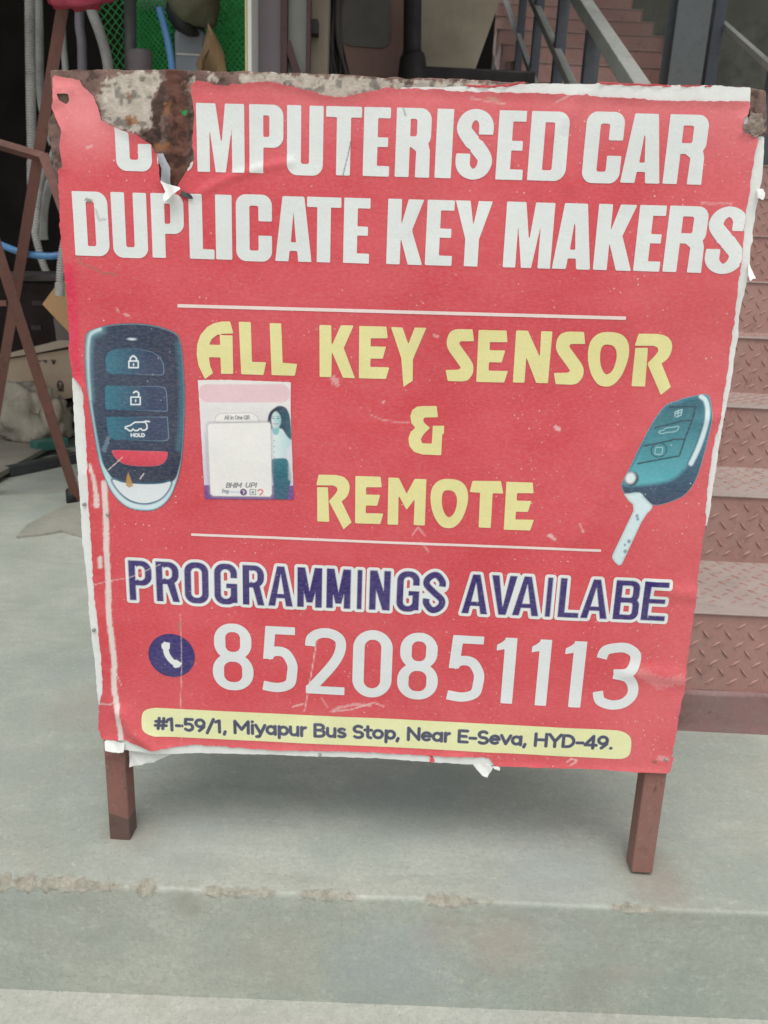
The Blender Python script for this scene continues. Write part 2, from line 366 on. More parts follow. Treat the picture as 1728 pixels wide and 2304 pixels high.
def tube(bm, pts, rad, n=12, cap=True, sub=1, rib=None):
    """rib=(pitch, depth): corrugated"""
    pts = np.array([list(p) for p in pts], float)
    if sub > 1 and len(pts) > 2: pts = spl(pts, sub)
    if rib:
        seg = np.linalg.norm(np.diff(pts, axis=0), axis=1); s = np.concatenate([[0], np.cumsum(seg)])
        m = max(int(s[-1] / rib[0] * 4), 4); t = np.linspace(0, s[-1], m)
        pts = np.stack([np.interp(t, s, pts[:, k]) for k in range(3)], 1)
        rr = rad + rib[1] * np.where((np.arange(m) % 4) < 2, 1, -1)
    else: rr = np.broadcast_to(np.array(rad, float), (len(pts),)) if np.ndim(rad) == 0 else np.interp(np.linspace(0, 1, len(pts)), np.linspace(0, 1, len(rad)), rad)
    rings = []; N = None
    for i in range(len(pts)):
        T = pts[min(i + 1, len(pts) - 1)] - pts[max(i - 1, 0)]; T = T / (np.linalg.norm(T) + 1e-12)
        if N is None: N = np.cross(T, (0.3, 1, .1)); N /= np.linalg.norm(N)
        N = N - T * (N @ T); N /= np.linalg.norm(N); Bn = np.cross(T, N)
        rings.append([bm.verts.new(pts[i] + rr[i] * (math.cos(a) * N + math.sin(a) * Bn)) for a in np.linspace(0, 2 * math.pi, n, endpoint=False)])
    for a, b in zip(rings, rings[1:]):
        for i in range(n): bm.faces.new([a[i], a[(i + 1) % n], b[(i + 1) % n], b[i]])
    if cap: bm.faces.new(rings[0][::-1]); bm.faces.new(rings[-1])
    return bm
def sheet(bm, pts, th, nrm=(0, -1, 0)):
    """flat polygon given in 3D with thickness th behind it"""
    nv = Vector(nrm) * th
    a = [bm.verts.new(Vector(p)) for p in pts]; b = [bm.verts.new(Vector(p) - nv) for p in pts]; k = len(a)
    bm.faces.new(a); bm.faces.new(b[::-1])
    for i in range(k): bm.faces.new([a[i], b[i], b[(i + 1) % k], a[(i + 1) % k]])
    return bm
def blob(bm, c, r, seed=0, amp=.18, f=3.0, seg=28, flat=None):
    c = np.array(c, float); r = np.array(r, float)
    rs = []
    for i in range(1, seg // 2):
        th = math.pi * i / (seg // 2); row = []
        for j in range(seg):
            ph = 2 * math.pi * j / seg; u = np.array([math.sin(th) * math.cos(ph), math.sin(th) * math.sin(ph), math.cos(th)])
            u2 = np.sign(u) * np.abs(u) ** .75
            k = 1 + amp * (2 * float(fbm(np.array(u[0] * f + u[2] * 1.7 + 9), np.array(u[1] * f + 5 - u[2] * f), seed)) - 1)
            p = c + r * u2 * k
            if flat is not None: p[2] = max(p[2], flat)
            row.append(bm.verts.new(p))
        rs.append(row)
    pt, pb = c + r * (0, 0, 1), c - r * (0, 0, 1)
    if flat is not None: pb[2] = max(pb[2], flat)
    t, b = bm.verts.new(pt), bm.verts.new(pb)
    for a, q in zip(rs, rs[1:]):
        for j in range(seg): bm.faces.new([a[j], q[j], q[(j + 1) % seg], a[(j + 1) % seg]])
    for j in range(seg): bm.faces.new([t, rs[0][j], rs[0][(j + 1) % seg]]); bm.faces.new([b, rs[-1][(j + 1) % seg], rs[-1][j]])
    return bm
def np_mesh(name, V, faces, m, parent=None, color=None, attrs=None, smooth=True):
    me = bpy.data.meshes.new(name)
    V = np.asarray(V, np.float32); sizes = [f.shape for f in faces if len(f)]
    faces = [f for f in faces if len(f)]
    nl = sum(f.size for f in faces); npoly = sum(len(f) for f in faces)
    me.vertices.add(len(V)); me.vertices.foreach_set('co', V.ravel())
    me.loops.add(nl); me.polygons.add(npoly)
    me.loops.foreach_set('vertex_index', np.concatenate([f.ravel() for f in faces]).astype(np.int32))
    tot = np.concatenate([np.full(len(f), f.shape[1]) for f in faces]); st = np.concatenate([[0], np.cumsum(tot)[:-1]])
    me.polygons.foreach_set('loop_start', st.astype(np.int32))
    me.update(calc_edges=True); me.validate()
    if color is not None:
        a = me.color_attributes.new('print', 'FLOAT_COLOR', 'POINT')
        a.data.foreach_set('color', np.concatenate([color, np.ones((len(V), 1))], 1).astype(np.float32).ravel())
    for k, v in (attrs or {}).items():
        a = me.attributes.new(k, 'FLOAT', 'POINT'); a.data.foreach_set('value', np.asarray(v, np.float32))
    me.materials.append(m)
    if smooth: me.shade_smooth()
    o = bpy.data.objects.new(name, me); return link(o, parent)
def msq(D):
    nx, nz = D.shape; N = nx * nz; ins = D < 0
    c = [ins[:-1, :-1], ins[1:, :-1], ins[1:, 1:], ins[:-1, 1:]]
    case = sum(a.astype(int) << k for k, a in enumerate(c))
    I, J = np.meshgrid(np.arange(nx - 1), np.arange(nz - 1), indexing='ij')
    idc = [I * nz + J, (I + 1) * nz + J, (I + 1) * nz + J + 1, I * nz + J + 1]
    ide = [N + I * nz + J, 2 * N + (I + 1) * nz + J, N + I * nz + J + 1, 2 * N + I * nz + J]
    out = {}
    for k in range(1, 16):
        sel = case == k
        if not sel.any(): continue
        poly = []
        for q in range(4):
            a = k >> q & 1; b = k >> ((q + 1) % 4) & 1
            if a: poly.append(idc[q][sel])
            if a != b: poly.append(ide[q][sel])
        f = np.stack(poly, 1); out.setdefault(f.shape[1], []).append(f)
    return [np.concatenate(v) for v in out.values()]
CREASES = [(L('r6', [(265, 880), (330, 980), (440, 1062)]), .0035, .010), (L('r6', [(300, 890), (400, 1000), (520, 1060)]), .002, .014),
           (L('r7', [(1240, 690), (1350, 690), (1500, 715)]), .0025, .013), (L('r7', [(1380, 260), (1480, 290), (1560, 300)]), .0018, .012),
           (L('r1', [(720, 620), (860, 545), (1000, 500), (1150, 470)]), .0011, .006), (L('r1', [(420, 330), (560, 200), (700, 110)]), .0006, .01),
           (L('r2', [(820, 150), (700, 330), (760, 560)]), .0009, .011), (L('r5', [(1000, 150), (1250, 600), (1150, 900)]), .0012, .02),
           (L('zl', [(150, 200), (200, 700), (230, 1200), (300, 1700)]), .0014, .008), (L('r5', [(1440, 800), (1560, 760)]), .0012, .01),
           (L('z1', [(380, 560), (330, 640), (440, 560)]), .0014, .008), (L('r5', [(700, 1500), (840, 1250), (900, 1000)]), .0012, .018)]
def surf(x, z):
    s = .0030 * fbm(x * 5.5 + 3, z * 4.5, 4, 3) + .0012 * fbm(x * 18, z * 14 + 5, 9, 2)
    for pl, a, w in CREASES:
        dd = s_line(x, z, pl, 0.0); s = s + 1.5 * a * np.exp(-(dd / w) ** 2)
    return s
EDGE = .9
def decal(name, parent, bb, res, sdf, col, off, m=None, hfun=None, use_surf=True):
    x0, x1, z0, z1 = bb; pad = 2 * res
    xs = np.arange(x0 - pad, x1 + pad + res, res); zs = np.arange(z0 - pad, z1 + pad + res, res)
    X, Z = np.meshgrid(xs, zs, indexing='ij'); D = sdf(X, Z); D[0] = D[-1] = 1; D[:, 0] = D[:, -1] = 1
    F = msq(D); nx, nz = D.shape; N = nx * nz
    tx = np.clip(D[:-1] / (D[:-1] - D[1:] + 1e-20), .03, .97); tz = np.clip(D[:, :-1] / (D[:, :-1] - D[:, 1:] + 1e-20), .03, .97)
    VX = np.concatenate([X.ravel()] + [np.pad(X[:-1] + tx * res, ((0, 1), (0, 0))).ravel(), np.pad(X[:, :-1], ((0, 0), (0, 1))).ravel()])
    VZ = np.concatenate([Z.ravel()] + [np.pad(Z[:-1], ((0, 1), (0, 0))).ravel(), np.pad(Z[:, :-1] + tz * res, ((0, 0), (0, 1))).ravel()])
    used = np.unique(np.concatenate([f.ravel() for f in F])); remap = np.full(3 * N, -1); remap[used] = np.arange(len(used))
    F = [remap[f] for f in F]; vx, vz = VX[used], VZ[used]
    y = np.full(vx.shape, float(off))
    if use_surf: y = y + surf(vx, vz)
    if hfun is not None: y = y + hfun(vx, vz)
    C = col(vx, vz) if callable(col) else np.broadcast_to(np.asarray(col, float), (len(vx), 3)).copy()
    if m is None or m is M_VINYL: C = wear(vx, vz, C)
    return np_mesh(name, np.stack([vx, -y, vz], 1), F, m or M_VINYL, parent, C)
def bbox(pts, pad=0.0): pts = np.asarray(pts); return pts[:, 0].min() - pad, pts[:, 0].max() + pad, pts[:, 1].min() - pad, pts[:, 1].max() + pad
def lay(C, D, c, f=.0004, a=1.0):
    t = np.clip(.5 - D / (2 * f), 0, 1) * a
    c = np.asarray(c, float); return C * (1 - t[:, None]) + (c if c.ndim == 2 else c[None]) * t[:, None]
def grad(t, a, b): t = np.clip(t, 0, 1)[:, None]; return np.asarray(a)[None] * (1 - t) + np.asarray(b)[None] * t
# scratches and scuffs that run over the print and the bare sheet alike
PALE, DKS = P(222, 205, 200), P(70, 66, 64)
SCR = [(L('r1', [(1432, 372), (1415, 450), (1394, 532)]), .0006, DKS, .9), (L('r2', [(15, 212), (25, 245)]), .0009, DKS, .6),
       (L('r6', [(130, 250), (320, 215), (470, 150)]), .0006, PALE, .6), (L('r6', [(572, 400), (577, 640), (570, 880), (580, 1020)]), .0005, PALE, .55),
       (L('r6', [(1250, 500), (1225, 660), (1185, 880)]), .0007, PALE, .7), (L('r1', [(155, 905), (180, 925), (165, 935), (200, 950), (240, 965), (280, 985), (345, 992)]), .0009, P(120, 105, 85), .7),
       (L('r6', [(1125, 858), (1180, 842)]), .0011, PALE, .6), (L('r6', [(1320, 880), (1360, 860), (1440, 845), (1510, 850)]), .0022, PALE, .38), (L('r6', [(1330, 880), (1420, 870), (1530, 838), (1580, 858)]), .0009, PALE, .6),
       (L('r6', [(1270, 815), (1300, 860)]), .0008, PALE, .5), (L('r2', [(320, 165), (420, 185), (470, 190)]), .0008, PALE, .45), (L('r2', [(770, 150), (700, 185)]), .0009, PALE, .5),
       (L('r2', [(640, 370), (980, 372)]), .0005, PALE, .0), (L('z6', [(330, 368), (560, 375)]), .0009, PALE, .5), (L('r5', [(700, 1430), (720, 1480)]), .0009, PALE, .6),
       (L('r5', [(510, 1500), (545, 1525)]), .0022, PALE, .6), (L('r5', [(550, 830), (575, 845)]), .0022, PALE, .6), (L('r3', [(400, 140), (430, 152)]), .0011, PALE, .6),
       (L('r3', [(345, 100), (360, 125)]), .0009, PALE, .5), (L('r4', [(1085, 1800), (1130, 1740), (1180, 1800)]), .0009, PALE, .5), (L('r4', [(1150, 1850), (1210, 1920)]), .0009, PALE, .5),
       (L('r7', [(940, 1130), (960, 1115), (990, 1125), (960, 1145)]), .0014, PALE, .6), (L('r7', [(1310, 690), (1400, 740), (1490, 720)]), .009, PALE, .16),
       (L('r7', [(1400, 1110), (1430, 1120)]), .004, PALE, .3), (L('r7', [(1368, 1130), (1380, 1135)]), .003, P(110, 85, 60), .7), (L('r6', [(565, 440), (566, 480)]), .0022, P(150, 110, 90), .6),
       (L('r1', [(205, 645), (225, 650), (215, 655)]), .0022, P(120, 108, 90), .8), (L('r1', [(245, 690), (262, 740), (290, 735)]), .0016, P(150, 140, 130), .5), (L('r1', [(205, 400), (225, 395)]), .0014, PALE, .5),
       (L('r4', [(880, 800), (870, 810)]), .0009, PALE, .7), (L('r4', [(770, 900), (860, 940), (960, 955), (1060, 960)]), .0006, PALE, .45), (L('r4', [(505, 640), (520, 665)]), .0045, PALE, .4),
       (L('r4', [(1250, 310), (1272, 325)]), .0018, PALE, .6), (L('r2', [(400, 165), (435, 175)]), .002, P(190, 150, 130), .7), (L('zl', [(310, 1450), (370, 1590)]), .0006, PALE, .7),
       (L('r3', [(290, 980), (262, 1060)]), .003, P(120, 145, 160), .5), (L('r3', [(290, 1195), (385, 1110)]), .0008, PALE, .6), (L('r3', [(530, 1220), (505, 1255)]), .0008, PALE, .8)]
def wear(x, z, C):
    for pl, r, c, a in SCR:
        if a <= 0: continue
        lo = pl.min(0) - .02; hi = pl.max(0) + .02
        s = np.where((x > lo[0]) & (x < hi[0]) & (z > lo[1]) & (z < hi[1]))[0]
        if len(s) == 0: continue
        k = vn(x[s] * 900, z[s] * 900, 3)
        C[s] = lay(C[s], s_line(x[s], z[s], pl, r) + (k - .5) * r * 1.2, c, .0006, a)
    return C

# ------------------------------------------------------------------ lettering
def glyph(ch, X, Y, w, s, b, r):
    """heavy grotesque, height 1, width w, stem s, bar b, corner r"""
    B = lambda x0, y0, x1, y1, q=0: s_box(X, Y, x0, y0, x1, y1, q)
    ri = max(r - s * .8, .03)
    if ch in 'OQ0': return np.maximum(B(0, -.015, w, 1.015, r), -B(s, b, w - s, 1 - b, ri))
    if ch == 'C': return U(np.maximum(np.maximum(B(0, -.015, w, 1.015, r), -B(s, b, w - s, 1 - b, ri)), -B(w - s - .01, .39, w + .1, .61)))
    if ch == 'G': return U(np.maximum(np.maximum(B(0, -.015, w, 1.015, r), -B(s, b, w - s, 1 - b, ri)), -B(w - s - .01, .50, w + .1, .66)), B(w * .52, .40, w, .52), B(w - s, .03, w, .52))
    if ch == 'U': return np.maximum(U(B(0, -.015, w, .7, r), B(0, .4, w, 1)), -B(s, b, w - s, 1.3, ri))
    if ch == 'D': return np.maximum(U(B(0, 0, w, 1, r * 1.1), B(0, 0, w * .45, 1)), -U(B(s, b, w - s, 1 - b, ri), B(s, b, w * .5, 1 - b)))
    if ch == 'I': return B(0, 0, w, 1)
    if ch == 'L': return U(B(0, 0, s, 1), B(0, 0, w, b))
    if ch == 'E': return U(B(0, 0, s, 1), B(0, 0, w, b), B(0, 1 - b, w, 1), B(0, .5 - b * .45, w * .93, .5 + b * .45))
    if ch == 'T': return U(B(0, 1 - b, w, 1), B(w / 2 - s / 2, 0, w / 2 + s / 2, 1))
    if ch == 'H': return U(B(0, 0, s, 1), B(w - s, 0, w, 1), B(0, .5 - b / 2, w, .5 + b / 2))
    if ch == 'P': return U(B(0, 0, s, 1), np.maximum(U(B(0, .38, w, 1, r), B(0, .38, w * .5, 1)), -U(B(s, .38 + b, w - s, 1 - b, ri), B(s, .38 + b, s + .03, 1 - b))))
    if ch == 'R':
        up = np.maximum(U(B(0, .44, w, 1, r), B(0, .44, w * .5, 1)), -U(B(s, .44 + b, w - s, 1 - b, ri), B(s, .44 + b, s + .03, 1 - b)))
        leg = s_poly(X, Y, [(w - s * 1.02, 0), (w, 0), (w * .985, .40), (w * .93, .50), (w * .80, .56), (w - s * 1.5, .46), (w - s, .38)]) if s > .18 else s_poly(X, Y, [(w - s * .95, 0), (w + .01, 0), (w * .80, .5), (w * .45, .5)])
        return U(B(0, 0, s, 1), up, leg)
    if ch == 'B':
        q = lambda y0, y1, ww: np.maximum(U(B(0, y0, ww, y1, r * .8), B(0, y0, ww * .5, y1)), -U(B(s, y0 + b, ww - s, y1 - b, ri * .6), B(s, y0 + b, s + .03, y1 - b)))
        return U(B(0, 0, s, 1), q(0, .5 + b / 2, w), q(.5 - b / 2, 1, w * .96))
    if ch == 'M':
        q = s_poly(X, Y, [(0, 0), (0, 1), (w * .40, 1), (w * .515, .40), (w * .60, 1), (w, 1), (w, 0), (w * .735, 0), (w * .735, .66), (w * .60, 0), (w * .385, 0), (w * .265, .66), (w * .265, 0)]) if s > .18 else \
            U(B(0, 0, s, 1), B(w - s, 0, w, 1), s_poly(X, Y, [(0, 1), (s * 1.15, 1), (w / 2, .42), (w - s * 1.15, 1), (w, 1), (w / 2 + s * .45, .12), (w / 2 - s * .45, .12)]))
        return q
    if ch == 'N': return U(B(0, 0, s, 1), B(w - s, 0, w, 1), s_poly(X, Y, [(0, 1), (s * 1.1, 1), (w, 0), (w - s * 1.1, 0)]))
    if ch == 'V': return s_poly(X, Y, [(0, 1), (s * 1.1, 1), (w / 2, .2), (w - s * 1.1, 1), (w, 1), (w / 2 + s * .55, 0), (w / 2 - s * .55, 0)])
    if ch == 'A':
        if s > .2: return np.maximum(s_poly(X, Y, [(0, 0), (w * .20, 1), (w * .79, 1), (w, 0), (w * .635, 0), (w * .605, .165), (w * .395, .165), (w * .365, 0)]), -s_poly(X, Y, [(w * .5, .78), (w * .43, .30), (w * .57, .30)]))
        return U(s_poly(X, Y, [(0, 0), (w / 2 - s * .55, 1), (w / 2 + s * .55, 1), (w, 0), (w - s * 1.05, 0), (w / 2, .80), (s * 1.05, 0)]), np.maximum(B(w * .15, .20, w * .85, .20 + b * .85), s_poly(X, Y, [(0, 0), (w / 2, 1.05), (w, 0)])))
    if ch == 'K': return U(B(0, 0, s, 1), s_poly(X, Y, [(s - .01, .56), (w * .56, 1), (w * .98, 1), (w * .68, .53), (w, 0), (w * .60, 0), (s - .01, .45)]))
    if ch == 'Y': return U(s_poly(X, Y, [(0, 1), (w * .40, 1), (w * .51, .62), (w * .62, 1), (w, 1), (w * .5 + s / 2, .42), (w * .5 - s / 2, .42)]), B(w / 2 - s / 2, 0, w / 2 + s / 2, .45))
    if ch == 'S' and s > .2:
        h = s / 2; q = spl([(w - h, .65, h), (w - h, .79, h), (w * .70, .885, .095), (w * .5, 1.01 - b / 2, b / 2), (w * .30, .885, .095), (h, .79, h), (h, .70, h), (w * .38, .575, h * 1.05), (w * .62, .44, h * 1.05),
                           (w - h, .31, h), (w - h, .21, h), (w * .70, .115, .095), (w * .5, b / 2 - .01, b / 2), (w * .30, .115, .095), (h, .21, h), (h, .365, h)], 6)
        D = U(s_line(X, Y, q[:, :2], q[:, 2]), B(w - s, .65, w, .80), B(0, .20, s, .365), s_poly(X, Y, [(w * .20, .70), (w * .45, .64), (w * .80, .45), (w * .80, .30), (w * .55, .37), (w * .20, .56)]))
        return np.maximum(D, -U(s_poly(X, Y, [(w - s, .648), (w + .05, .648), (w + .05, .43), (w * .92, .49), (w - s, .590)]), s_poly(X, Y, [(s, .367), (-.05, .367), (-.05, .58), (w * .08, .52), (s, .425)])))
    if ch == 'S':
        h = s / 2
        return s_line(X, Y, spl([(w - h, .66), (w - h, .78), (w * .62, 1 - b * .52), (w * .38, 1 - b * .52), (h, .82), (h, .68), (w * .5, .50), (w - h, .33), (w - h, .18), (w * .62, b * .52), (w * .38, b * .52), (h, .22), (h, .34)], 6), (h + b / 2) / 2 + (.018 if s > .2 else .008), True)
    if ch == '8':
        q = lambda x0, y0, x1, y1, rr: np.maximum(B(x0, y0, x1, y1, rr), -B(x0 + s, y0 + b, x1 - s, y1 - b, max(rr - s, .04)))
        return U(q(w * .045, .455, w * .955, 1.01, .25), q(0, -.01, w, .56, .27))
    if ch == '1': return U(B(w * .40, 0, w, 1), s_poly(X, Y, [(0, .80), (0, .885), (w * .25, .93), (w * .5, 1), (w * .6, 1), (w * .6, .84)]))
    t = (s + b) / 4
    if ch == '5': return U(s_poly(X, Y, [(w * .11, 1), (w * .93, 1), (w * .93, 1 - b * .92), (w * .11 + s * .85, 1 - b * .92), (w * .07 + s * .8, .50), (w * .04, .50)]),
                           s_line(X, Y, spl([(w * .14, .54), (w * .36, .62), (w * .66, .60), (w - t * 1.05, .44), (w - t * 1.05, .28), (w * .78, .13), (w * .46, .065), (w * .04, .09)], 6), t, True))
    if ch == '2': return U(B(w * .02, 0, w, b * .95), s_line(X, Y, spl([(w * .12, .73), (w * .15, .85), (w * .36, 1 - t), (w * .64, 1 - t), (w * .86, .84), (w * .86, .66), (w * .66, .44), (w * .15, .08)], 6), t, True))
    if ch == '3': return U(s_line(X, Y, spl([(w * .10, .76), (w * .17, .88), (w * .42, 1 - t), (w * .66, 1 - t), (w * .87, .84), (w * .86, .68), (w * .72, .57), (w * .42, .535)], 6), t, True),
                           s_line(X, Y, spl([(w * .42, .535), (w * .74, .50), (w * .90, .37), (w * .90, .22), (w * .72, .10), (w * .45, .065), (w * .18, .12), (w * .10, .26)], 6), t, True))
    return np.full(X.shape, 1.0)
def text_line(letters, top, bot, s, b, r):
    """letters [(ch, frame_l, xl, frame_r, xr)]; top/bot = 2 (frame,x,y). returns list of (sdf, bbox) in board local"""
    T = [px(*q) for q in top]; Bt = [px(*q) for q in bot]; res = []
    for ch, fl, xl, fr, xr in letters:
        a = px(fl, xl, 0)[0]; c = px(fr, xr, 0)[0]; m = (a + c) / 2
        yt = np.interp(0, [0], [0]) + T[0][1] + (m - T[0][0]) * (T[1][1] - T[0][1]) / (T[1][0] - T[0][0])
        yb = Bt[0][1] + (m - Bt[0][0]) * (Bt[1][1] - Bt[0][1]) / (Bt[1][0] - Bt[0][0])
        slope = (T[1][1] - T[0][1]) / (T[1][0] - T[0][0]) * .5 + (Bt[1][1] - Bt[0][1]) / (Bt[1][0] - Bt[0][0]) * .5
        ym = (yt + yb) / 2
        x0 = float(brd(a, ym + (a - m) * slope)[0]); x1 = float(brd(c, ym + (c - m) * slope)[0]); z1 = float(brd(m, yt)[1]); z0 = float(brd(m, yb)[1])
        res.append((ch, x0, x1, z0, z1))
    def sdf(X, Z):
        D = np.full(X.shape, .01)
        for ch, x0, x1, z0, z1 in res:
            h = z1 - z0; pad = .008
            if X.ndim == 2:
                ii = np.where((X[:, 0] > x0 - pad) & (X[:, 0] < x1 + pad))[0]; jj = np.where((Z[0] > z0 - .03) & (Z[0] < z1 + pad))[0]
                if len(ii) == 0: continue
                sl_ = np.ix_(ii, jj)
            else: sl_ = np.where((X > x0 - pad) & (X < x1 + pad))[0]
            D[sl_] = np.minimum(D[sl_], h * glyph(ch, (X[sl_] - x0) / h, (Z[sl_] - z0) / h, (x1 - x0) / h, s, b, r))
        return D
    a = np.array([q[1:] for q in res]); return sdf, (a[:, 0].min() - .004, a[:, 1].max() + .004, a[:, 2].min() - .02, a[:, 3].max() + .005)

# thin stroke alphabet for the small print (cap height 1)
def arc(cx, cy, rx, ry, a0, a1, n=10): return [(cx + rx * math.cos(math.radians(a)), cy + ry * math.sin(math.radians(a))) for a in np.linspace(a0, a1, n)]
XH = .72
SF = {'#': (.80, [[(.22, .08), (.32, .92)], [(.50, .08), (.60, .92)], [(.06, .34), (.72, .34)], [(.10, .66), (.76, .66)]]),
      '1': (.46, [[(.04, .82), (.26, .93), (.26, 0)]]), '-': (.50, [[(.08, .38), (.42, .38)]]), '5': (.68, [[(.56, .94), (.16, .94), (.13, .53)] + arc(.32, .31, .25, .27, 110, -140)]),
      '9': (.70, [arc(.34, .66, .25, .28, 0, 360, 18), [(.59, .66), (.56, .36), (.28, .04)]]), '/': (.55, [[(.06, -.10), (.46, 1.02)]]), ',': (.30, [[(.14, .06), (.08, -.16)]]), ' ': (.34, []),
      'M': (1.02, [[(.10, 0), (.10, .95), (.50, .30), (.90, .95), (.90, 0)]]), 'i': (.28, [[(.13, 0), (.13, XH - .04)], [(.13, .95), (.13, .96)]]), 'y': (.66, [[(.05, XH - .02), (.33, .05)], [(.60, XH - .02), (.26, -.22), (.10, -.24)]]),
      'a': (.68, [arc(.31, .34, .24, .30, 0, 360, 18), [(.56, .66), (.56, 0)]]), 'p': (.70, [arc(.38, .34, .24, .30, 0, 360, 18), [(.12, .66), (.12, -.26)]]), 'u': (.66, [[(.10, XH - .04), (.10, .28)] + arc(.32, .28, .22, .25, 180, 360, 8) + [(.54, XH - .04)], [(.54, .3), (.54, 0)]]),
      'r': (.46, [[(.11, XH - .04), (.11, 0)], [(.11, .40)] + arc(.36, .40, .24, .26, 170, 95, 5)]), 'B': (.76, [[(.11, 0), (.11, .95), (.40, .95)] + arc(.40, .73, .22, .22, 80, -80, 6) + [(.11, .51)], [(.40, .51)] + arc(.42, .26, .25, .255, 90, -90, 7) + [(.11, .0)]]),
      's': (.58, [arc(.29, .52, .19, .15, 40, 250, 8) + arc(.28, .18, .21, .165, 80, -140, 8)]), 'S': (.72, [arc(.36, .70, .25, .245, 40, 260, 9) + arc(.35, .24, .27, .235, 85, -140, 9)]), 't': (.48, [[(.20, .92), (.20, .2)] + arc(.36, .2, .16, .18, 180, 280, 5), [(.03, .64), (.42, .64)]]),
      'o': (.70, [arc(.34, .34, .26, .30, 0, 360, 20)]), 'N': (.86, [[(.11, 0), (.11, .95), (.73, .05), (.73, .95)]]), 'e': (.66, [[(.09, .36), (.58, .36)] + arc(.33, .34, .25, .30, 5, 310, 14)]), 'E': (.68, [[(.60, .93), (.12, .93), (.12, .04), (.60, .04)], [(.12, .49), (.53, .49)]]),
      'v': (.64, [[(.05, XH - .02), (.32, .04), (.59, XH - .02)]]), 'H': (.86, [[(.11, 0), (.11, .96)], [(.73, 0), (.73, .96)], [(.11, .49), (.73, .49)]]), 'Y': (.76, [[(.05, .96), (.38, .42), (.71, .96)], [(.38, .42), (.38, 0)]]),
      'D': (.84, [[(.11, .04), (.11, .93), (.34, .93)] + arc(.34, .485, .38, .445, 85, -85, 10) + [(.11, .04)]]), '4': (.74, [[(.52, 0), (.52, .95), (.06, .24), (.70, .24)]]), '.': (.28, [[(.13, .06), (.14, .06)]]),
      'A': (.80, [[(.04, 0), (.39, .95), (.74, 0)], [(.17, .30), (.62, .30)]]), 'l': (.28, [[(.13, 0), (.13, .98)]]), 'n': (.66, [[(.10, 0), (.10, XH - .04)], [(.10, .40)] + arc(.32, .40, .22, .26, 180, 0, 8) + [(.54, 0)]]),
      'O': (.92, [arc(.44, .48, .36, .46, 0, 360, 22)]), 'Q': (.94, [arc(.44, .48, .36, .46, 0, 360, 22), [(.55, .2), (.84, -.04)]]), 'R': (.76, [[(.11, 0), (.11, .95), (.42, .95)] + arc(.42, .70, .23, .25, 80, -80, 6) + [(.11, .45)], [(.40, .45), (.66, 0)]]),
      'I': (.30, [[(.13, 0), (.13, .96)]]), 'U': (.80, [[(.11, .96), (.11, .32)] + arc(.38, .32, .27, .28, 180, 360, 9) + [(.65, .96)]]), 'P': (.72, [[(.11, 0), (.11, .95), (.40, .95)] + arc(.40, .68, .24, .27, 80, -80, 6) + [(.11, .41)]]),
      'L': (.62, [[(.12, .96), (.12, .04), (.58, .04)]])}
def small_text(txt, p0, p1, h, wt, X, Z, slant=0.0, D=None):
    """strokes of txt along board-local baseline p0->p1, cap height h"""
    p0 = np.array(p0); p1 = np.array(p1); W = sum(SF[c][0] for c in txt); k = np.linalg.norm(p1 - p0) / W
    u = (p1 - p0) / np.linalg.norm(p1 - p0); v = np.array([-u[1], u[0]])
    D = np.full(X.shape, .01) if D is None else D; x = 0
    for c in txt:
        for st in SF[c][1]:
            q = np.array([p0 + u * ((x + a) * k + slant * b * h) + v * b * h for a, b in st])
            lo = q.min(0) - h * .4; hi = q.max(0) + h * .4
            s = (X > lo[0]) & (X < hi[0]) & (Z > lo[1]) & (Z < hi[1])
            if s.any(): D[s] = np.minimum(D[s], s_line(X[s], Z[s], q, wt / 2))
        x += SF[c][0]
    return D

# ================================================================== SETTING
# concrete platform with a broken front edge
xs = np.concatenate([[-9, -5, -3, -1.8, -1.1], np.arange(-.75, .86, .0026), [1.2, 2, 3, 5, 9]])
prof = [(12, 0), (6, 0), (3, 0), (2, 0), (1.5, 0), (1.25, 0), (1.12, 0), (1.06, 0), (1.03, 0), (1.012, 0), (1.0, 0)] + [(y, 0) for y in np.arange(.9965, .9592, -.0024)] + \
       [(.9585, -.001), (.9572, -.0025), (.9565, -.005)] + [(.9562 - .0000, z) for z in np.arange(-.0075, -.045, -.0024)] + [(.956, -.055), (.955, -.075), (.954, -.11), (.953, -.15), (.952, -.19), (.9515, -.26)]
prof = np.array(prof)
CHIPS = [(-8, 330, 1.0), (465, 535, .75), (555, 605, .7), (665, 765, .8), (935, 1060, .7), (1340, 1420, .55), (180, 320, .5), (-700, -420, .8)]
def chipmask(x):
    m = np.zeros_like(x)
    for a, b, k in CHIPS:
        xa = (a * 1.0416 - 864) / 1728 * 1.174 + .022; xb = (b * 1.0416 - 864) / 1728 * 1.174 + .022; w = .030
        m = np.maximum(m, k * np.clip((x - xa) / w + .5, 0, 1) ** .6 * np.clip((xb - x) / w + .5, 0, 1) ** .6)
    return m * np.clip(.25 + 1.6 * (fbm(x * 48, x * 0 + 7, 23, 3) - .18), .1, 1.15)
Xp, _ = np.meshgrid(xs, np.arange(len(prof)), indexing='ij'); Yp = np.broadcast_to(prof[:, 0], Xp.shape).copy(); Zp = np.broadcast_to(prof[:, 1], Xp.shape).copy()
edge_y = .0085 * (Xp > -2) * np.clip((Xp + .56) / 1.2, 0, 1.2)
near = (Yp < 1.2); Yp = Yp + np.where(near, edge_y - .006, 0)
dist = np.hypot(Yp - (.9575 + edge_y - .006), Zp)
mk = chipmask(Xp); tt = Yp - Zp
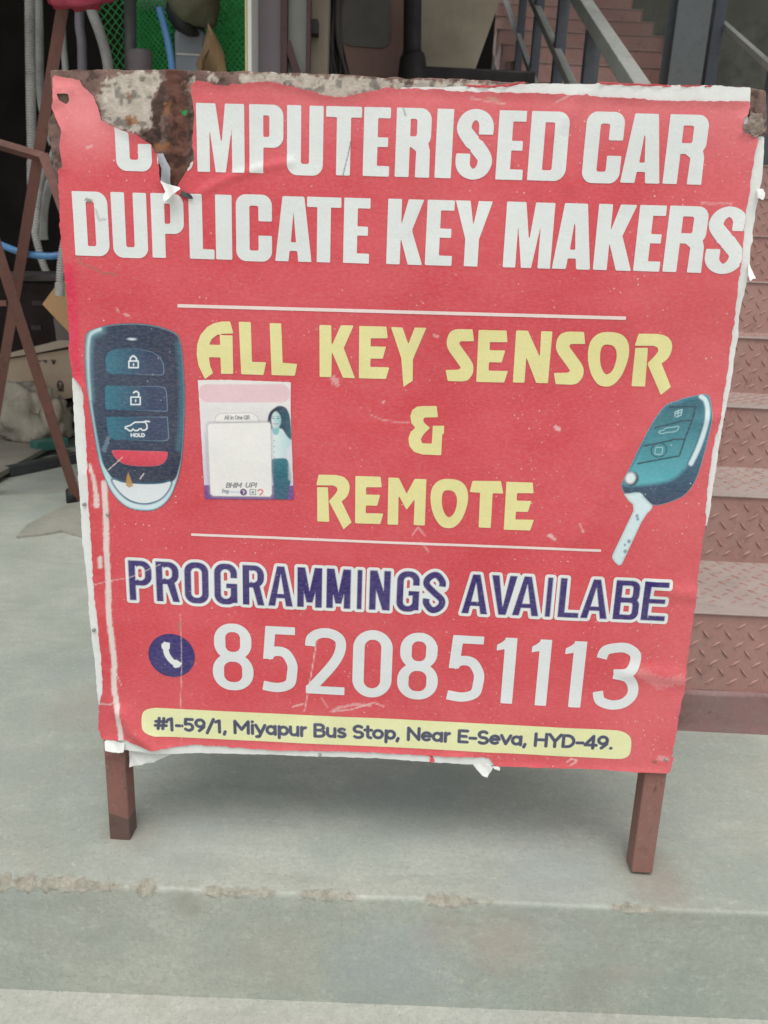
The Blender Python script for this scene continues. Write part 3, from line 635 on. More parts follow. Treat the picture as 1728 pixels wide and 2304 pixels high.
Dc = .0012 * fbm(Xp * 40, Xp * 0, 2) + mk * (.0030 + .0190 * np.clip(fbm(Xp * 26, Xp * 0 + 3, 5, 4) - .10, 0, 1)) + np.clip(mk, 0, 1) * .0085 * (fbm(Xp * 95, tt * 95, 8, 4) - .5)
s_ = (-(Yp - (.9575 + edge_y - .006)) + Zp) / math.sqrt(2)
push = np.clip(s_ + Dc, 0, None); chip = np.clip((s_ + Dc + .0006) / .0022, 0, 1) * np.clip(mk * 3, 0, 1)
rg = (fbm(Xp * 170, tt * 170, 3, 3) - .5) * .0055 * chip
Yp = Yp + (push + rg) * .7071; Zp = Zp - (push + rg) * .7071
soft = np.exp(-(dist / .05) ** 2) * (.5 - fbm(Xp * 14, (Yp - Zp) * 14, 12)) * .004
Zp = Zp + soft * (Yp < 1.05)
nx, npf = Xp.shape; I, J = np.meshgrid(np.arange(nx - 1), np.arange(npf - 1), indexing='ij')
q = np.stack([I * npf + J, I * npf + J + 1, (I + 1) * npf + J + 1, (I + 1) * npf + J], -1).reshape(-1, 4)
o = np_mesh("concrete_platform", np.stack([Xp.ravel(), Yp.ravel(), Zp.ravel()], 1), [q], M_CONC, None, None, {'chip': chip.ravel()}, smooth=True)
tag(o, kind='structure')
bm = BM(); v = [bm.verts.new(p) for p in ((-150, -150, -.205), (150, -150, -.205), (150, 200, -.205), (-150, 200, -.205))]; bm.faces.new(v)
tag(obj("ground", bm, M_GROUND), kind='structure')
# thin broken screed patch on the platform floor
bm = BM(); pts = [atz(*px('z5', *p)) for p in ((250, 1950), (470, 1830), (620, 1760), (760, 1740), (900, 1800), (900, 2040), (745, 2055), (560, 2005), (390, 2035), (150, 2060))]
a = [bm.verts.new((p[0], p[1], .009)) for p in pts]; b_ = [bm.verts.new((p[0], p[1], -.004)) for p in pts]; bm.faces.new(a)
for i in range(len(a)): bm.faces.new([a[i], b_[i], b_[(i + 1) % len(a)], a[(i + 1) % len(a)]])
tag(obj("screed_patch", bm, M_PATCH), kind='structure')
# far wall behind the stairs
bm = BM(); box(bm, .55, 6, 7.6, 7.8, 0, 6)
tag(obj("rear_wall", bm, M_WALLR), "dull olive plastered wall behind the staircase", "wall")

# ================================================================== STAIRCASE
XL, XR, SY0, SZ1, SR, ST, NS = .59, 1.66, 1.475, .275, .170, .32, 17
stair = tag(empty("staircase", (1.1, SY0, 0)), "red oxide painted checker plate steel staircase with grey railings beside the sign", "staircase")
def lugs(bm, cx0, cx1, n_, place, seed, mi=0):
    pitch = .047; rows = max(int(round(n_ / .0225)), 1)
    for r in range(rows):
        for c in range(int((cx1 - cx0) / pitch)):
            x = cx0 + (c + .3 + (.5 if r % 2 else 0)) * pitch + .0015 * math.sin(c * 7.1 + r * 3.3); t = (r + .5) / rows
            a = R_(36) if r % 2 == 0 else R_(-48)
            for sgn in (1,):
                pts = []
                for kx, ky, hh in ((-.0145, 0, 0), (0, -.0036, 0), (.0145, 0, 0), (0, .0036, 0)):
                    pts.append((x + kx * math.cos(a) - ky * math.sin(a), t * n_ + kx * math.sin(a) + ky * math.cos(a), 0))
                top = [(x - .006 * math.cos(a), t * n_ - .006 * math.sin(a), .0034), (x + .006 * math.cos(a), t * n_ + .006 * math.sin(a), .0034)]
                v = [bm.verts.new(place(*p)) for p in pts + top]
                for f in ((0, 1, 4), (1, 5, 4), (1, 2, 5), (2, 3, 5), (3, 4, 5), (3, 0, 4)): bm.faces.new([v[i] for i in f]).material_index = mi
for k in range(NS):
    Y = SY0 + ST * k; z = SZ1 + SR * k; zb = z - SR if k else .095
    wob = .004 * math.sin(k * 2.1)
    bm = BM(); box(bm, XL, XR, Y, Y + .004, zb - (.0 if k else .0), z - .004)
    if k < 9: lugs(bm, XL + .01, XR - .01, z - zb - .03, lambda x, t, h, Y=Y, zb=zb: (x, Y - h - .0002, zb + .012 + t), k)
    obj("riser", bm, M_RISER, stair)
    bm = BM(); box(bm, XL - .012, XR + .012, Y - .006, Y + ST + .003, z - .004, z)
    if k < 5: lugs(bm, XL + .01, XR - .01, ST - .05, lambda x, t, h, Y=Y, z=z: (x, Y + .045 + t, z + h + .0002), k, 1)
    o = obj("tread", bm, [M_TREAD, M_RISER], stair, bevel=.0015)
bm = BM(); box(bm, .62, XR + .1, SY0 - .012, SY0 + .35, -.01, .0948); bmesh.ops.subdivide_edges(bm, edges=bm.edges, cuts=12, use_grid_fill=True)
for v in bm.verts:
    if v.co.z > 0.02: v.co.z += .006 * (float(vn(np.array(v.co.x * 40), np.array(v.co.y * 40), 2)) - .6) - .0
    v.co.y += .004 * (float(vn(np.array(v.co.x * 25), np.array(v.co.z * 60), 5)) - .5)
    if v.co.x < .66: v.co.x += .03 * (float(vn(np.array(v.co.z * 60), np.array(v.co.y * 30), 7)) - .3)
obj("plinth", bm, M_PLINTH, stair, smooth=True)
# saw-tooth side plates
def side(x):
    bm = BM()
    for k in range(NS):
        Y = SY0 + ST * k; z = SZ1 + SR * k
        p = [(x, Y + .004, z - SR), (x, Y + .004, z - .005), (x, Y + ST, z - .005), (x, Y + ST, z - .03)]
        q = [(x + .006, *t[1:]) for t in p]
        a = [bm.verts.new(t) for t in p]; b = [bm.verts.new(t) for t in q]; bm.faces.new(a); bm.faces.new(b[::-1])
        for i in range(4): bm.faces.new([a[i], b[i], b[(i + 1) % 4], a[(i + 1) % 4]])
    return obj("side_plate", bm, M_RISER, stair)
side(XL - .010); side(XR + .004)
bm = BM(); s0 = Vector((XL + .12, SY0 + .25, SZ1 - SR - .02)); s1 = Vector((XL + .12, SY0 + ST * NS, SZ1 + SR * (NS - 1.2) - .02)); bar(bm, s0, s1, .06, .14)
obj("stringer", bm, M_STAND, stair)
bm = BM(); bar(bm, s0 + Vector((XR - XL - .24, 0, 0)), s1 + Vector((XR - XL - .24, 0, 0)), .06, .14); obj("stringer", bm, M_STAND, stair)
SL = SR / ST
def railing(X, rails, posts, pw, ya, yb):
    t = obj("railing", bar(BM(), (X, ya, SZ1 + (ya - SY0) * SL + rails[0][0]), (X, yb, SZ1 + (yb - SY0) * SL + rails[0][0]), rails[0][1], rails[0][1]), M_RAIL, stair, bevel=.003)
    for hgt, w in rails[1:]:
        o = obj("rail", bar(BM(), (X, ya, SZ1 + (ya - SY0) * SL + hgt), (X, yb, SZ1 + (yb - SY0) * SL + hgt), w, w), M_RAIL, None, bevel=.003); o.parent = t; o.location = -Vector(stair.location)
    for Y, w in posts:
        zt = SZ1 + (Y - SY0) * SL + rails[0][0] - rails[0][1] * .62; zb = SZ1 + (math.floor((Y - SY0) / ST)) * SR if Y > SY0 else 0
        o = obj("baluster", box(BM(), X - w / 2 + .012, X + w / 2 + .012, Y - w / 2, Y + w / 2, zb + .001, zt), M_POST, None, bevel=.002); o.parent = t; o.location = -Vector(stair.location)
    return t
LP = [atx(*px('z3', x, 250), .632)[1] for x in (215, 310, 445, 630)]
railing(.632, [(.70, .046), (.42, .032), (.14, .026)], [(y, w) for y, w in zip(LP, (.042, .042, .044, .05))] + [(1.62, .05), (2.1, .044)], .04, 1.55, 6.4)
railing(1.69, [(.74, .042), (.30, .030)], [(4.0, .05), (4.9, .05), (5.6, .05), (2.9, .05), (1.8, .05)], .04, 1.6, 6.4)
# big column at the right of the stairs
c0 = aty(1545, 100, 4.55)
bm = BM(); w = .175; x = float(c0[0]) + .0
box(bm, x - w / 2, x + w / 2, 4.5, 4.512, 0, 5); box(bm, x - w / 2, x + w / 2, 4.65, 4.662, 0, 5); box(bm, x - .006, x + .006, 4.512, 4.65, 0, 5)
tag(obj("steel_column", bm, M_COLUMN, bevel=.003), "wide grey green steel column standing beside the upper stairs", "column")
c1 = aty(1606, 100, 4.7)
bm = BM(); x = float(c1[0]); box(bm, x - .03, x + .03, 4.67, 4.73, 0, 5)
tag(obj("steel_post", bm, M_POST, bevel=.003), "slim dark grey post directly right of the wide column", "post")
c1 = aty(1494, 20, 5.6); bm = BM(); x = float(c1[0]); box(bm, x - .03, x + .03, 5.57, 5.63, SZ1 + SR * 14.6, 5)
tag(obj("steel_post", bm, M_STANDD, bevel=.003), "thin dark brown post left of the wide column at the top steps", "post")

# ================================================================== SHOP BEHIND
shop = tag(empty("shop_building", (-1.5, 3.6, 0)), "dark open fronted shop behind the sign with deep shaded interior", "shop building")
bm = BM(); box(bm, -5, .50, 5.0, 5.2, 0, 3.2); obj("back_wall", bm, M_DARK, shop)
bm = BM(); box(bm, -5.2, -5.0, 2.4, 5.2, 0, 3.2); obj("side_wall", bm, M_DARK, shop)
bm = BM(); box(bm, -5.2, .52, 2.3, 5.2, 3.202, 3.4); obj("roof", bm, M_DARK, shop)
bm = BM(); box(bm, .53, 4, 3.5, 7.55, 5.0, 5.2); obj("stair_shade_slab", bm, M_WALLR, shop)  # unseen slab added overhead to keep light off the upper stairs
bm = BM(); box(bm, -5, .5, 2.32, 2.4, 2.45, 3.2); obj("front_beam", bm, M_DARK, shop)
PY = 2.75
def pan(name, x0, x1, m, parent=None, Y=PY, th=.05, top=2.9, bot=0.0, bev=.002):
    a = aty(x0, 90, Y)[0]; b = aty(x1, 90, Y)[0]
    return obj(name, box(BM(), float(a), float(b), Y, Y + th, bot, top), m, parent, bevel=bev)
part = tag(empty("partition_panel", (-.4, PY, 0)), "purple grey sheet panel with brown angle posts and brace", "partition")
pan("sheet", 565, 633, M_PURPLE, part, PY + .02, .04)
pan("post", 631, 646, M_STANDD, part, PY, .03)
pan("pale_sheet", 645, 690, M_GREYP, part, PY + .03, .03)
pan("post", 689, 698, M_STANDD, part, PY, .03)
a, b = aty(645, 92, PY), aty(674, 182, PY); obj("brace", bar(BM(), a + np.array((0, .015, 0)), b + (b - a) * 1.2 + np.array((0, .015, 0)), .022, .022, (0, 1, 0)), M_STANDD, part)
pan("timber_post", 697, 738, M_TAN, part, PY + .08, .06)
a = aty(708, 64, PY + .06); obj("bracket", box(BM(), a[0] - .012, a[0] + .012, PY + .035, PY + .08, a[2] - .02, a[2] + .02), M_DKPOST, part)
strip = tag(empty("display_board", (-.45, PY - .1, 0)), "edge of a cream display board with a yellow side strip", "board")
pan("board_edge", 556.5, 566, M_CREAM, strip, PY - .1, .3); pan("yellow_strip", 551, 556, M_YELLOW, strip, PY - .098, .29)
# recess: boards and post
RY = 4.1
def panel_px(name, pts, Y, th, m, label=None, cat=None, parent=None):
    p = [aty(*px('z2', *q), Y) for q in pts]
    o = obj(name, sheet(BM(), p, th), m, parent)
    if label: tag(o, label, cat)
    return o
cab = tag(empty("wooden_cabinet", (-.05, RY, 0)), "brown wooden cabinet side with rounded grey inset in the dark recess", "cabinet")
panel_px("frame", [(700, -60), (1130, -60), (1125, 900), (700, 900)], RY, .05, M_BROWN, parent=cab)
panel_px("inset", [(720, -50), (1050, -50), (1045, 230), (1035, 275), (1000, 300), (800, 285), (760, 270), (735, 220)], RY - .012, .010, simple("grey_olive_inset", (.15, .135, .12), (.11, .10, .088), 5, .6), parent=cab)
bm = BM(); p0, p1, p2, p3 = [aty(*px('z2', *q), RY - .15) for q in ((1185, -60), (1182, 300), (1185, 400), (1185, 900))]
tube(bm, [p0, p1, p2, p3], [.040, .041, .062, .10], 16, True, 5)
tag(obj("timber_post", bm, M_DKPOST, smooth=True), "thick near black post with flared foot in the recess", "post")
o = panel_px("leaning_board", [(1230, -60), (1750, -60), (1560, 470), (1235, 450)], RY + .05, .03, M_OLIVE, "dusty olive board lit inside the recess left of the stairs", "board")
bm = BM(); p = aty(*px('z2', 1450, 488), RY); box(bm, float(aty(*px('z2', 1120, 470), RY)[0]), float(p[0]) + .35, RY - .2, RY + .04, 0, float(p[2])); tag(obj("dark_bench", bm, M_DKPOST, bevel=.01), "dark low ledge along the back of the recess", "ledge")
# hanging bundle of dark cables
random.seed(4)
bm = BM()
for k in range(46):
    x0 = random.uniform(605, 760); x1 = x0 * .4 + random.uniform(380, 520); y1 = 560; Y = PY + .25 + random.uniform(0, .25)
    a = aty(*px('z2', x0 + random.uniform(-10, 10), -60), Y); c = aty(*px('z2', x1, y1), Y); mid = aty(*px('z2', (x0 + x1) / 2 - random.uniform(5, 45), 250), Y)
    tube(bm, [a, mid, c], random.uniform(.003, .009), 6, True, 6)
tag(obj("cable_bundle", bm, M_CABLE, smooth=True), "hanging bundle of dark cables and fibres right of the tan post", "cables")

# ------------------------------------------------------------------ stand and hoses at the left
SYA = 2.85
def wp(fr, x, y, Y): return aty(*px(fr, x, y), Y)
stand = tag(empty("metal_stand", tuple(float(v) for v in atz(20, 1010))), "tall brown red angle iron trestle stand at the left edge", "stand")
legs = [((('s', 146, 0), ('s', 93, 357), ('s', 59, 526), ('s', 34, 664)), 0), ]
a = wp('s', 150, -40, 2.62); b = wp('s', 34, 664, 2.80); e = a + (b - a) * (a[2] / (a[2] - b[2]))
obj("leg", angle_iron(BM(), a, e, .034, .004, (.25, -1, .1)), M_STAND, stand)
b = atz(176, 1132); a = wp('s', 33, 684, 2.70); a2 = b + (a - b) * 2.2
obj("leg", angle_iron(BM(), a2, b, .036, .004, (.2, -1, .15)), M_STAND, stand)
obj("crossbar", angle_iron(BM(), wp('z4', -300, 0, 2.70), wp('z4', 430, 215, 2.70), .024, .004, (0, -.8, .6)), M_STAND, stand)
obj("brace", angle_iron(BM(), wp('z4', 425, 205, 2.69), wp('z4', 760, 1130, 2.60), .030, .004, (.1, -1, .1)), M_STAND, stand)
obj("crossbar", tube(BM(), [wp('z4', 60, 1420, 2.86), wp('z4', 760, 1420, 2.86)], .017, 10), simple("grey_worn_tube", (.10, .085, .085), (.07, .06, .06), 8, .5), stand, smooth=True)
obj("crossbar", bar(BM(), wp('z4', -200, 1690, 2.84), wp('z4', 75, 1690, 2.84), .02, .02), M_STAND, stand)
p = atz(160, 1133); obj("rubber_foot", tube(BM(), [p + np.array((0, .02, -.0)), p + np.array((0, .02, .05)), p + np.array((0, .02, .062))], [.026, .026, .012], 14), M_RUBBER, stand, smooth=True)
# red carrier bag tied to the top
bm = BM()
cb = wp('zt', 1120, 20, 2.55)
blob(bm, cb + np.array((0, 0, .07)), (.098, .05, .10), 3, .35, 3.4, 36)
for v in bm.verts:
    lim = cb[2] - .020 + .03 * max(0, (v.co.x - cb[0]) / .09) ** 2
    if v.co.z < lim: v.co.z = lim + (v.co.z - lim) * .12
bag = tag(obj("plastic_bag", bm, M_BAG, smooth=True), "crumpled red carrier bag tied on top of the brown stand", "bag")
bm = BM(); blob(bm, cb + np.array((.02, -.012, .055)), (.062, .045, .045), 8, .35, 4, 24); o = obj("pale_print", bm, M_BAGW, None, smooth=True); o.parent = bag
def hose(name, pts, w_px, m, label, cat="hose", Y=None, rib=None, group="grey hoses hanging on the stand"):
    P3 = []
    for q in pts:
        fr, x, y = q[:3]; yy = q[3] if len(q) > 3 else Y; P3.append(aty(*px(fr, x, y), yy))
    r = w_px * Y / FPX / 2
    return tag(obj(name, tube(BM(), P3, r, 14, True, 8, rib), m, smooth=not rib), label, cat, group)
hose("grey_hose", [('z1', 185, -60), ('z1', 187, 200), ('z1', 192, 600), ('z1', 200, 1000), ('z4', 315, 300), ('z4', 318, 480), ('z4', 330, 640)], 19, M_CONDUIT, "straight corrugated grey hose, farthest left of the hanging hoses", Y=3.0, rib=(.0085, .0013))
hose("grey_hose", [('z1', 235, -60), ('z1', 245, 250), ('z1', 250, 560), ('z1', 285, 760), ('z1', 330, 900)], 17, M_CONDUIT, "smooth shaded grey hose directly right of the straight corrugated hose", Y=3.12)
hose("grey_hose", [('z1', 540, -40), ('z1', 575, 80), ('z1', 620, 200), ('z1', 655, 320), ('z1', 675, 440), ('z1', 680, 700)], 21, M_CONDUIT, "thick smooth grey hose curving down beside the green netting", Y=2.95)
hose("grey_hose", [('z1', 500, -40), ('z1', 495, 150), ('z1', 510, 300), ('z1', 515, 700)], 19, M_PIPEP, "purple grey pipe hanging straight below the red bag", Y=3.0)
hose("grey_hose", [('z1', 385, 120), ('z1', 395, 280), ('z1', 408, 440), ('z1', 420, 700)], 13, M_CONDUIT, "short thin grey hose just right of the upper stand leg", Y=3.05)
hose("grey_hose", [('z4', 640, 40), ('z4', 560, 150), ('z4', 500, 270), ('z4', 420, 440), ('z4', 380, 640), ('z4', 355, 940), ('z4', 350, 1000), ('z4', 385, 1150), ('z4', 425, 1290), ('z4', 470, 1400)], 15, M_CONDUIT, "long grey hose bending at a corrugated joint above the blue hose", Y=2.95, rib=(.009, .0007))
hose("grey_hose", [('z4', 640, 180), ('z4', 570, 320), ('z4', 490, 520), ('z4', 440, 740), ('z4', 430, 980), ('z4', 440, 1060)], 18, M_CONDUIT, "smooth grey hose running parallel beside the jointed long hose", Y=3.0)
o = hose("grey_hose", [('z4', 640, 1080), ('z4', 612, 1250), ('z4', 598, 1420), ('z4', 595, 1530)], 16, M_CONDUIT, "corrugated hose end with a plain cuff hanging by the sign edge", Y=2.8, rib=(.0085, .0012))
c = tube(BM(), [wp('z4', 596, 1490, 2.8), wp('z4', 592, 1615, 2.8)], .0165, 16); c = obj("cuff", c, M_CONDUIT, None, smooth=False); c.parent = o
tag(obj("blue_hose", tube(BM(), [wp('s', -60, 525, 2.85), wp('s', 0, 550, 2.82), wp('s', 45, 567, 2.8), wp('s', 90, 575, 2.8), wp('s', 138, 573, 2.82), wp('s', 230, 545, 2.85), wp('s', 330, 440, 2.9), wp('s', 390, 280, 2.9), wp('s', 388, 165, 2.88), wp('s', 377, 90, 2.88), wp('s', 358, 18, 2.88)], 14.5 * 2.85 / FPX / 2, 14, True, 10), M_BLUE, smooth=True), "bright blue plastic hose looping behind the sign", "hose")
tag(obj("drain_pipe", tube(BM(), [wp('z1', 808, -60, 3.0), wp('z1', 815, 700, 3.0)], .021, 16), M_DKPIPE, smooth=True), "dark grey green upright pipe between the green netting", "pipe")
bm = BM(); tube(bm, [wp('z1', 865, 322, 2.9), wp('z1', 868, 345, 2.9), wp('z1', 870, 420, 2.9), wp('z1', 872, 700, 2.9)], [.041, .043, .039, .039], 18)
tag(obj("pipe_socket", bm, simple("brown_grey_socket", (.17, .14, .15), (.12, .10, .108), 8, .5), smooth=True), "short fat brown grey pipe socket standing before the netting", "pipe")
# green netting: loose net and rolls behind it
def net(name, x0, x1, y0, y1, Y, cell, th, label, seed):
    a = aty(*px('z1', x0, y1), Y); b = aty(*px('z1', x1, y0), Y); W = float(b[0] - a[0]); Hh = float(b[2] - a[2]); bm = BM()
    def pt(u, v): return np.array((a[0] + u, Y + .03 * math.sin(u * 17 + seed) + .02 * math.sin(v * 13 + u * 9), a[2] + v))
    nn = int((W + Hh) / cell)
    for k in range(nn):
        for dr in (1, -1):
            s = k * cell - Hh if dr == 1 else k * cell; pts = []
            for v in np.arange(0, Hh + .001, cell / 2):
                u = s + v if dr == 1 else s - v
                u += .35 * cell * math.sin(v / cell * math.pi) * .3
                if 0 <= u <= W: pts.append(pt(u, v))
            if len(pts) > 1: tube(bm, pts, th, 4, True)
    return tag(obj(name, bm, M_GREEN, smooth=True), label, "netting", "loose green netting behind the sign")
net("green_netting", 640, 800, -40, 700, 3.12, .030, .0022, "loose open green netting with dark gaps left of the upright pipe", 1)
net("green_netting", 820, 1100, -40, 700, 3.10, .020, .0026, "dense green netting between the upright pipe and blue hose", 2)
net("green_netting", 1310, 1560, -40, 700, 3.10, .022, .0026, "green netting beside the cream display board edge", 3)
for (xa, xb, lab) in ((835, 1080, "rolled green netting standing behind the blue hose"), (1290, 1530, "rolled green netting standing by the display board")):
    pa, pb = wp('z1', (xa + xb) / 2, -60, 3.3), wp('z1', (xa + xb) / 2, 900, 3.3); r = (xb - xa) * .3617 * 3.3 / FPX / 2
    pb[2] = 0; pb[0] = pa[0]; zz = np.linspace(float(pb[2]), float(pa[2]) - .05 * (xa < 900), 40)
    bm = BM(); tube(bm, [(pa[0], 3.3, z) for z in zz], [r * (1 + .10 * math.sin(i * 1.9) * math.sin(i * .7)) for i in range(40)], 28)
    tag(obj("netting_roll", bm, M_GREEND, smooth=True), lab, "netting roll", "rolls of green netting")
# jerrycan, strap, sack, dry leaf
can = tag(obj("jerrycan", box(BM(), *sorted([float(wp('z1', 1075, 150, 3.0)[0]), float(wp('z1', 1262, 150, 3.0)[0])]), 3.0, 3.12, .9, float(wp('z1', 1100, 165, 3.0)[2])), M_CAN, bevel=.018), "blue grey plastic can with a pale band behind the dry leaf", "can")
zc = float(wp('z1', 1100, 332, 2.99)[2]); o = obj("pale_band", box(BM(), float(wp('z1', 1092, 150, 3.0)[0]), float(wp('z1', 1245, 150, 3.0)[0]), 2.996, 3.002, zc - .003, zc + .003), M_CREAM, None); o.parent = can
tag(obj("jerrycan", tube(BM(), [wp('z1', 980, -60, 3.2), wp('z1', 985, 60, 3.2)], .07, 18), M_CAN, smooth=True), "pale blue grey container top at the upper edge above the netting", "can")
tag(obj("rubber_strap", tube(BM(), [wp('z1', 1100, -20, 2.95), wp('z1', 1090, 70, 2.93), wp('z1', 1130, 140, 2.93), wp('z1', 1180, 185, 2.95), wp('z1', 1230, 215, 3.0)], [.025, .03, .03, .022, .006], 10, True, 6), M_RUBBER, smooth=True), "black rubber strap hanging over the blue grey can", "strap")
bm = BM(); tube(bm, [wp('z1', 1190, -80, 2.95), wp('z1', 1225, 10, 2.93), wp('z1', 1270, 80, 2.93), wp('z1', 1300, 135, 2.93), wp('z1', 1312, 170, 2.93)], [.09, .085, .062, .030, .012], 18, True, 6)
for v in bm.verts: v.co += Vector((.012, .008, .006)) * (2 * float(fbm(np.array(v.co.x * 30), np.array(v.co.z * 30), 3)) - 1)
tag(obj("cloth_sack", bm, M_OLSACK, smooth=True), "olive cloth sack hanging and gathered at its bottom", "sack")
bm = BM()
for fr_pts, dy in (([(1300, 150), (1345, 230), (1390, 330), (1410, 480), (1240, 480), (1262, 330), (1285, 220)], 0), ([(1262, 330), (1235, 370), (1215, 400), (1245, 480), (1270, 430)], -.02)):
    p = [wp('z1', *q, 2.88 + dy) for q in fr_pts]; sheet(bm, p, .003)
bmesh.ops.triangulate(bm, faces=[f for f in bm.faces if len(f.verts) > 4]); bmesh.ops.subdivide_edges(bm, edges=bm.edges, cuts=3)
for v in bm.verts: v.co.y += .02 * math.sin(v.co.x * 60) + .01 * math.sin(v.co.z * 35)
tag(obj("dry_leaf", bm, M_LEAF, smooth=True), "curled dry brown leaf standing up behind the sign's rusty edge", "leaf")
# cartons, sack, plank, channel on the floor
box_Y = 4.1
carton = tag(empty("cardboard_box", tuple(float(v) for v in aty(95, 900, box_Y))), "dusty brown cardboard carton with small printed marks behind the stand leg", "box")
fpts = [(-60, 445), (100, 430), (640, 340), (760, 330), (780, 760), (660, 780), (300, 855), (60, 900), (-60, 900)]
p = [wp('z5', *q, box_Y) for q in fpts]; obj("carton_body", sheet(BM(), p, .35), M_CARD, carton)
bm = BM(); p = [wp('z5', *q, box_Y - .03) for q in ((-60, 405), (110, 372), (630, 240), (780, 210), (780, 300), (640, 318), (300, 385), (110, 415), (-60, 432))]; sheet(bm, p, .35); obj("lid_flap", bm, M_CARDL, carton)
zb_ = float(aty(150, 905, box_Y)[2])
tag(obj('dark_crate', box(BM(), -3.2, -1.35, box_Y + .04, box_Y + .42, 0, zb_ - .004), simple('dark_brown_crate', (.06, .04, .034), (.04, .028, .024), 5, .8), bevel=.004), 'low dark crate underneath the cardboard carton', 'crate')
# printed marks on the carton: a small emblem and a line of marks
bm = BM()
c = wp('z5', 545, 675, box_Y - .004); k = .2486 * box_Y / FPX
def tape(pts, r): tube(bm, [(c[0] + x * k, c[1], c[2] + z * k) for x, z in pts], r, 6)
for sg in (-1, 1):
    tape([(sg * 1.5, -50), (sg * 22, -28), (sg * 26, 5), (sg * 16, 30)], .0028); tape([(sg * 1, -50), (sg * 10, -8), (sg * 12, 15)], .0025)
tape([(-20, 33), (0, 44), (20, 33)], .0025); tape([(-28, -46), (28, -46)], .002)
obj("printed_emblem", bm, M_BLACKP, carton)
for pts in ([(-200, 212), (-160, 212)], [(-140, 218), (-105, 218), (-122, 200)], [(-65, 222), (-52, 228), (-50, 190)], [(-45, 200), (-30, 230), (-40, 192)]):
    bm = BM(); tape(pts, .0035); obj("printed_mark", bm, M_BLACKP, carton)
p = [wp('z4', *q, 3.15) for q in ((420, 1700), (560, 1510), (700, 1440), (800, 1480), (800, 2080), (695, 1990), (560, 1850))]
tag(obj("cardboard_sheet", sheet(BM(), p, .006), M_CARDT), "tan cardboard corner sticking out beside the sign", "cardboard")
p = [wp('z4', *q, 3.28) for q in ((530, 1840), (560, 1830), (700, 1980), (800, 2000), (800, 2060), (560, 2060), (550, 1960))]
tag(obj("grey_board", sheet(BM(), p, .02), simple("grey_fibre_board", (.15, .125, .11), (.11, .09, .08), 6, .8)), "dull grey board wedged between the carton and tan cardboard", "board")
# dark crate above the carton
bm = BM(); a = wp('z4', 60, 1480, 4.7); b = wp('z4', 560, 2110, 4.7); box(bm, float(a[0]) - .2, float(b[0]) + .3, 4.7, 4.95, 0, float(a[2])) 
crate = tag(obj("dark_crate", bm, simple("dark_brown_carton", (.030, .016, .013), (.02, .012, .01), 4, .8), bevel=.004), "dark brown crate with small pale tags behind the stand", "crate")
for q in ((370, 1690), (360, 1935)):
    a = wp('z4', *q, 4.694); o = obj("pale_tag", box(BM(), float(a[0]) - .03, float(a[0]) + .03, 4.692, 4.699, float(a[2]) - .014, float(a[2]) + .014), simple("faint_tag", (.07, .052, .048), None, 8), None); o.parent = crate
# floor goods
fz = atz(0, 1066)
bm = BM(); p = [atz(*px('z5', *q), .045) for q in ((-300, 1600), (0, 1460), (300, 1295), (690, 1075), (690, 1010), (400, 1060), (100, 1120), (-300, 1120))]
a = [bm.verts.new((t[0], t[1], .045)) for t in p]; b_ = [bm.verts.new((t[0], t[1], .02)) for t in p]; bm.faces.new(a); bm.faces.new(b_[::-1])
for i in range(len(a)): bm.faces.new([a[i], b_[i], b_[(i + 1) % len(a)], a[(i + 1) % len(a)]])
tag(obj("wooden_plank", bm, M_PLANK, bevel=.004), "flat dusty plank lying under the pale sack", "plank")
g = wp('z5', 190, 1030, 3.8); bm = BM(); blob(bm, (float(g[0]), 3.86, .17), (.150, .12, .150), 5, .40, 3.2, 44, .047)
tag(obj("cement_sack", bm, M_SACK, smooth=True), "dusty pale rounded sack on the plank under the carton", "sack")
g = wp('z5', 430, 1060, 3.8); bm = BM(); blob(bm, (float(g[0]) - .01, 3.9, .13), (.085, .09, .11), 9, .5, 4, 28, .047)
tag(obj("crumpled_paper", bm, M_PAPER, smooth=True), "small crumpled tan paper lump beside the sack behind the leg", "paper")
bm = BM(); g = wp('z5', 150, 815, 3.8); N = 16
for i in range(N + 1):
    for j in range(7):
        u = i / N - .5; v = j / 6 - .5; bm.verts.new((float(g[0]) + u * .24, 3.82 + v * .14 + .012 * math.sin(i * 1.3), float(g[2]) + .010 * math.sin(i * 1.1 + j * .7) - abs(u) * .05 + v * .02 + .008 * math.sin(j * 1.7 + i * .7)))
bm.verts.ensure_lookup_table()
for i in range(N):
    for j in range(6): bm.faces.new([bm.verts[i * 7 + j], bm.verts[(i + 1) * 7 + j], bm.verts[(i + 1) * 7 + j + 1], bm.verts[i * 7 + j + 1]])
tag(obj("torn_paper_bag", bm, M_PAPER, smooth=True), "torn flattened paper bag lying on top of the sack", "paper bag")
bm = BM(); p0 = atz(*px('z5', 75, 1500), 0); p1 = atz(*px('z5', 640, 1345), 0); bar(bm, (p0[0], p0[1], .024), (p1[0] + .1, p1[1] + .05, .024), .045, .047)
tag(obj("steel_channel", bm, M_CHANNEL, bevel=.004), "dark steel bar lying on the floor behind the stand foot", "bar")
bm = BM(); p0 = atz(*px('z5', 265, 1345), .0); p1 = atz(*px('z5', 560, 1300), .0); bar(bm, (p0[0], p0[1] + .05, .055), (p1[0], p1[1] + .05, .055), .07, .05)
tag(obj("plastic_tray", bm, M_TEAL, bevel=.006), "small teal plastic piece beside the dark steel bar", "tray")

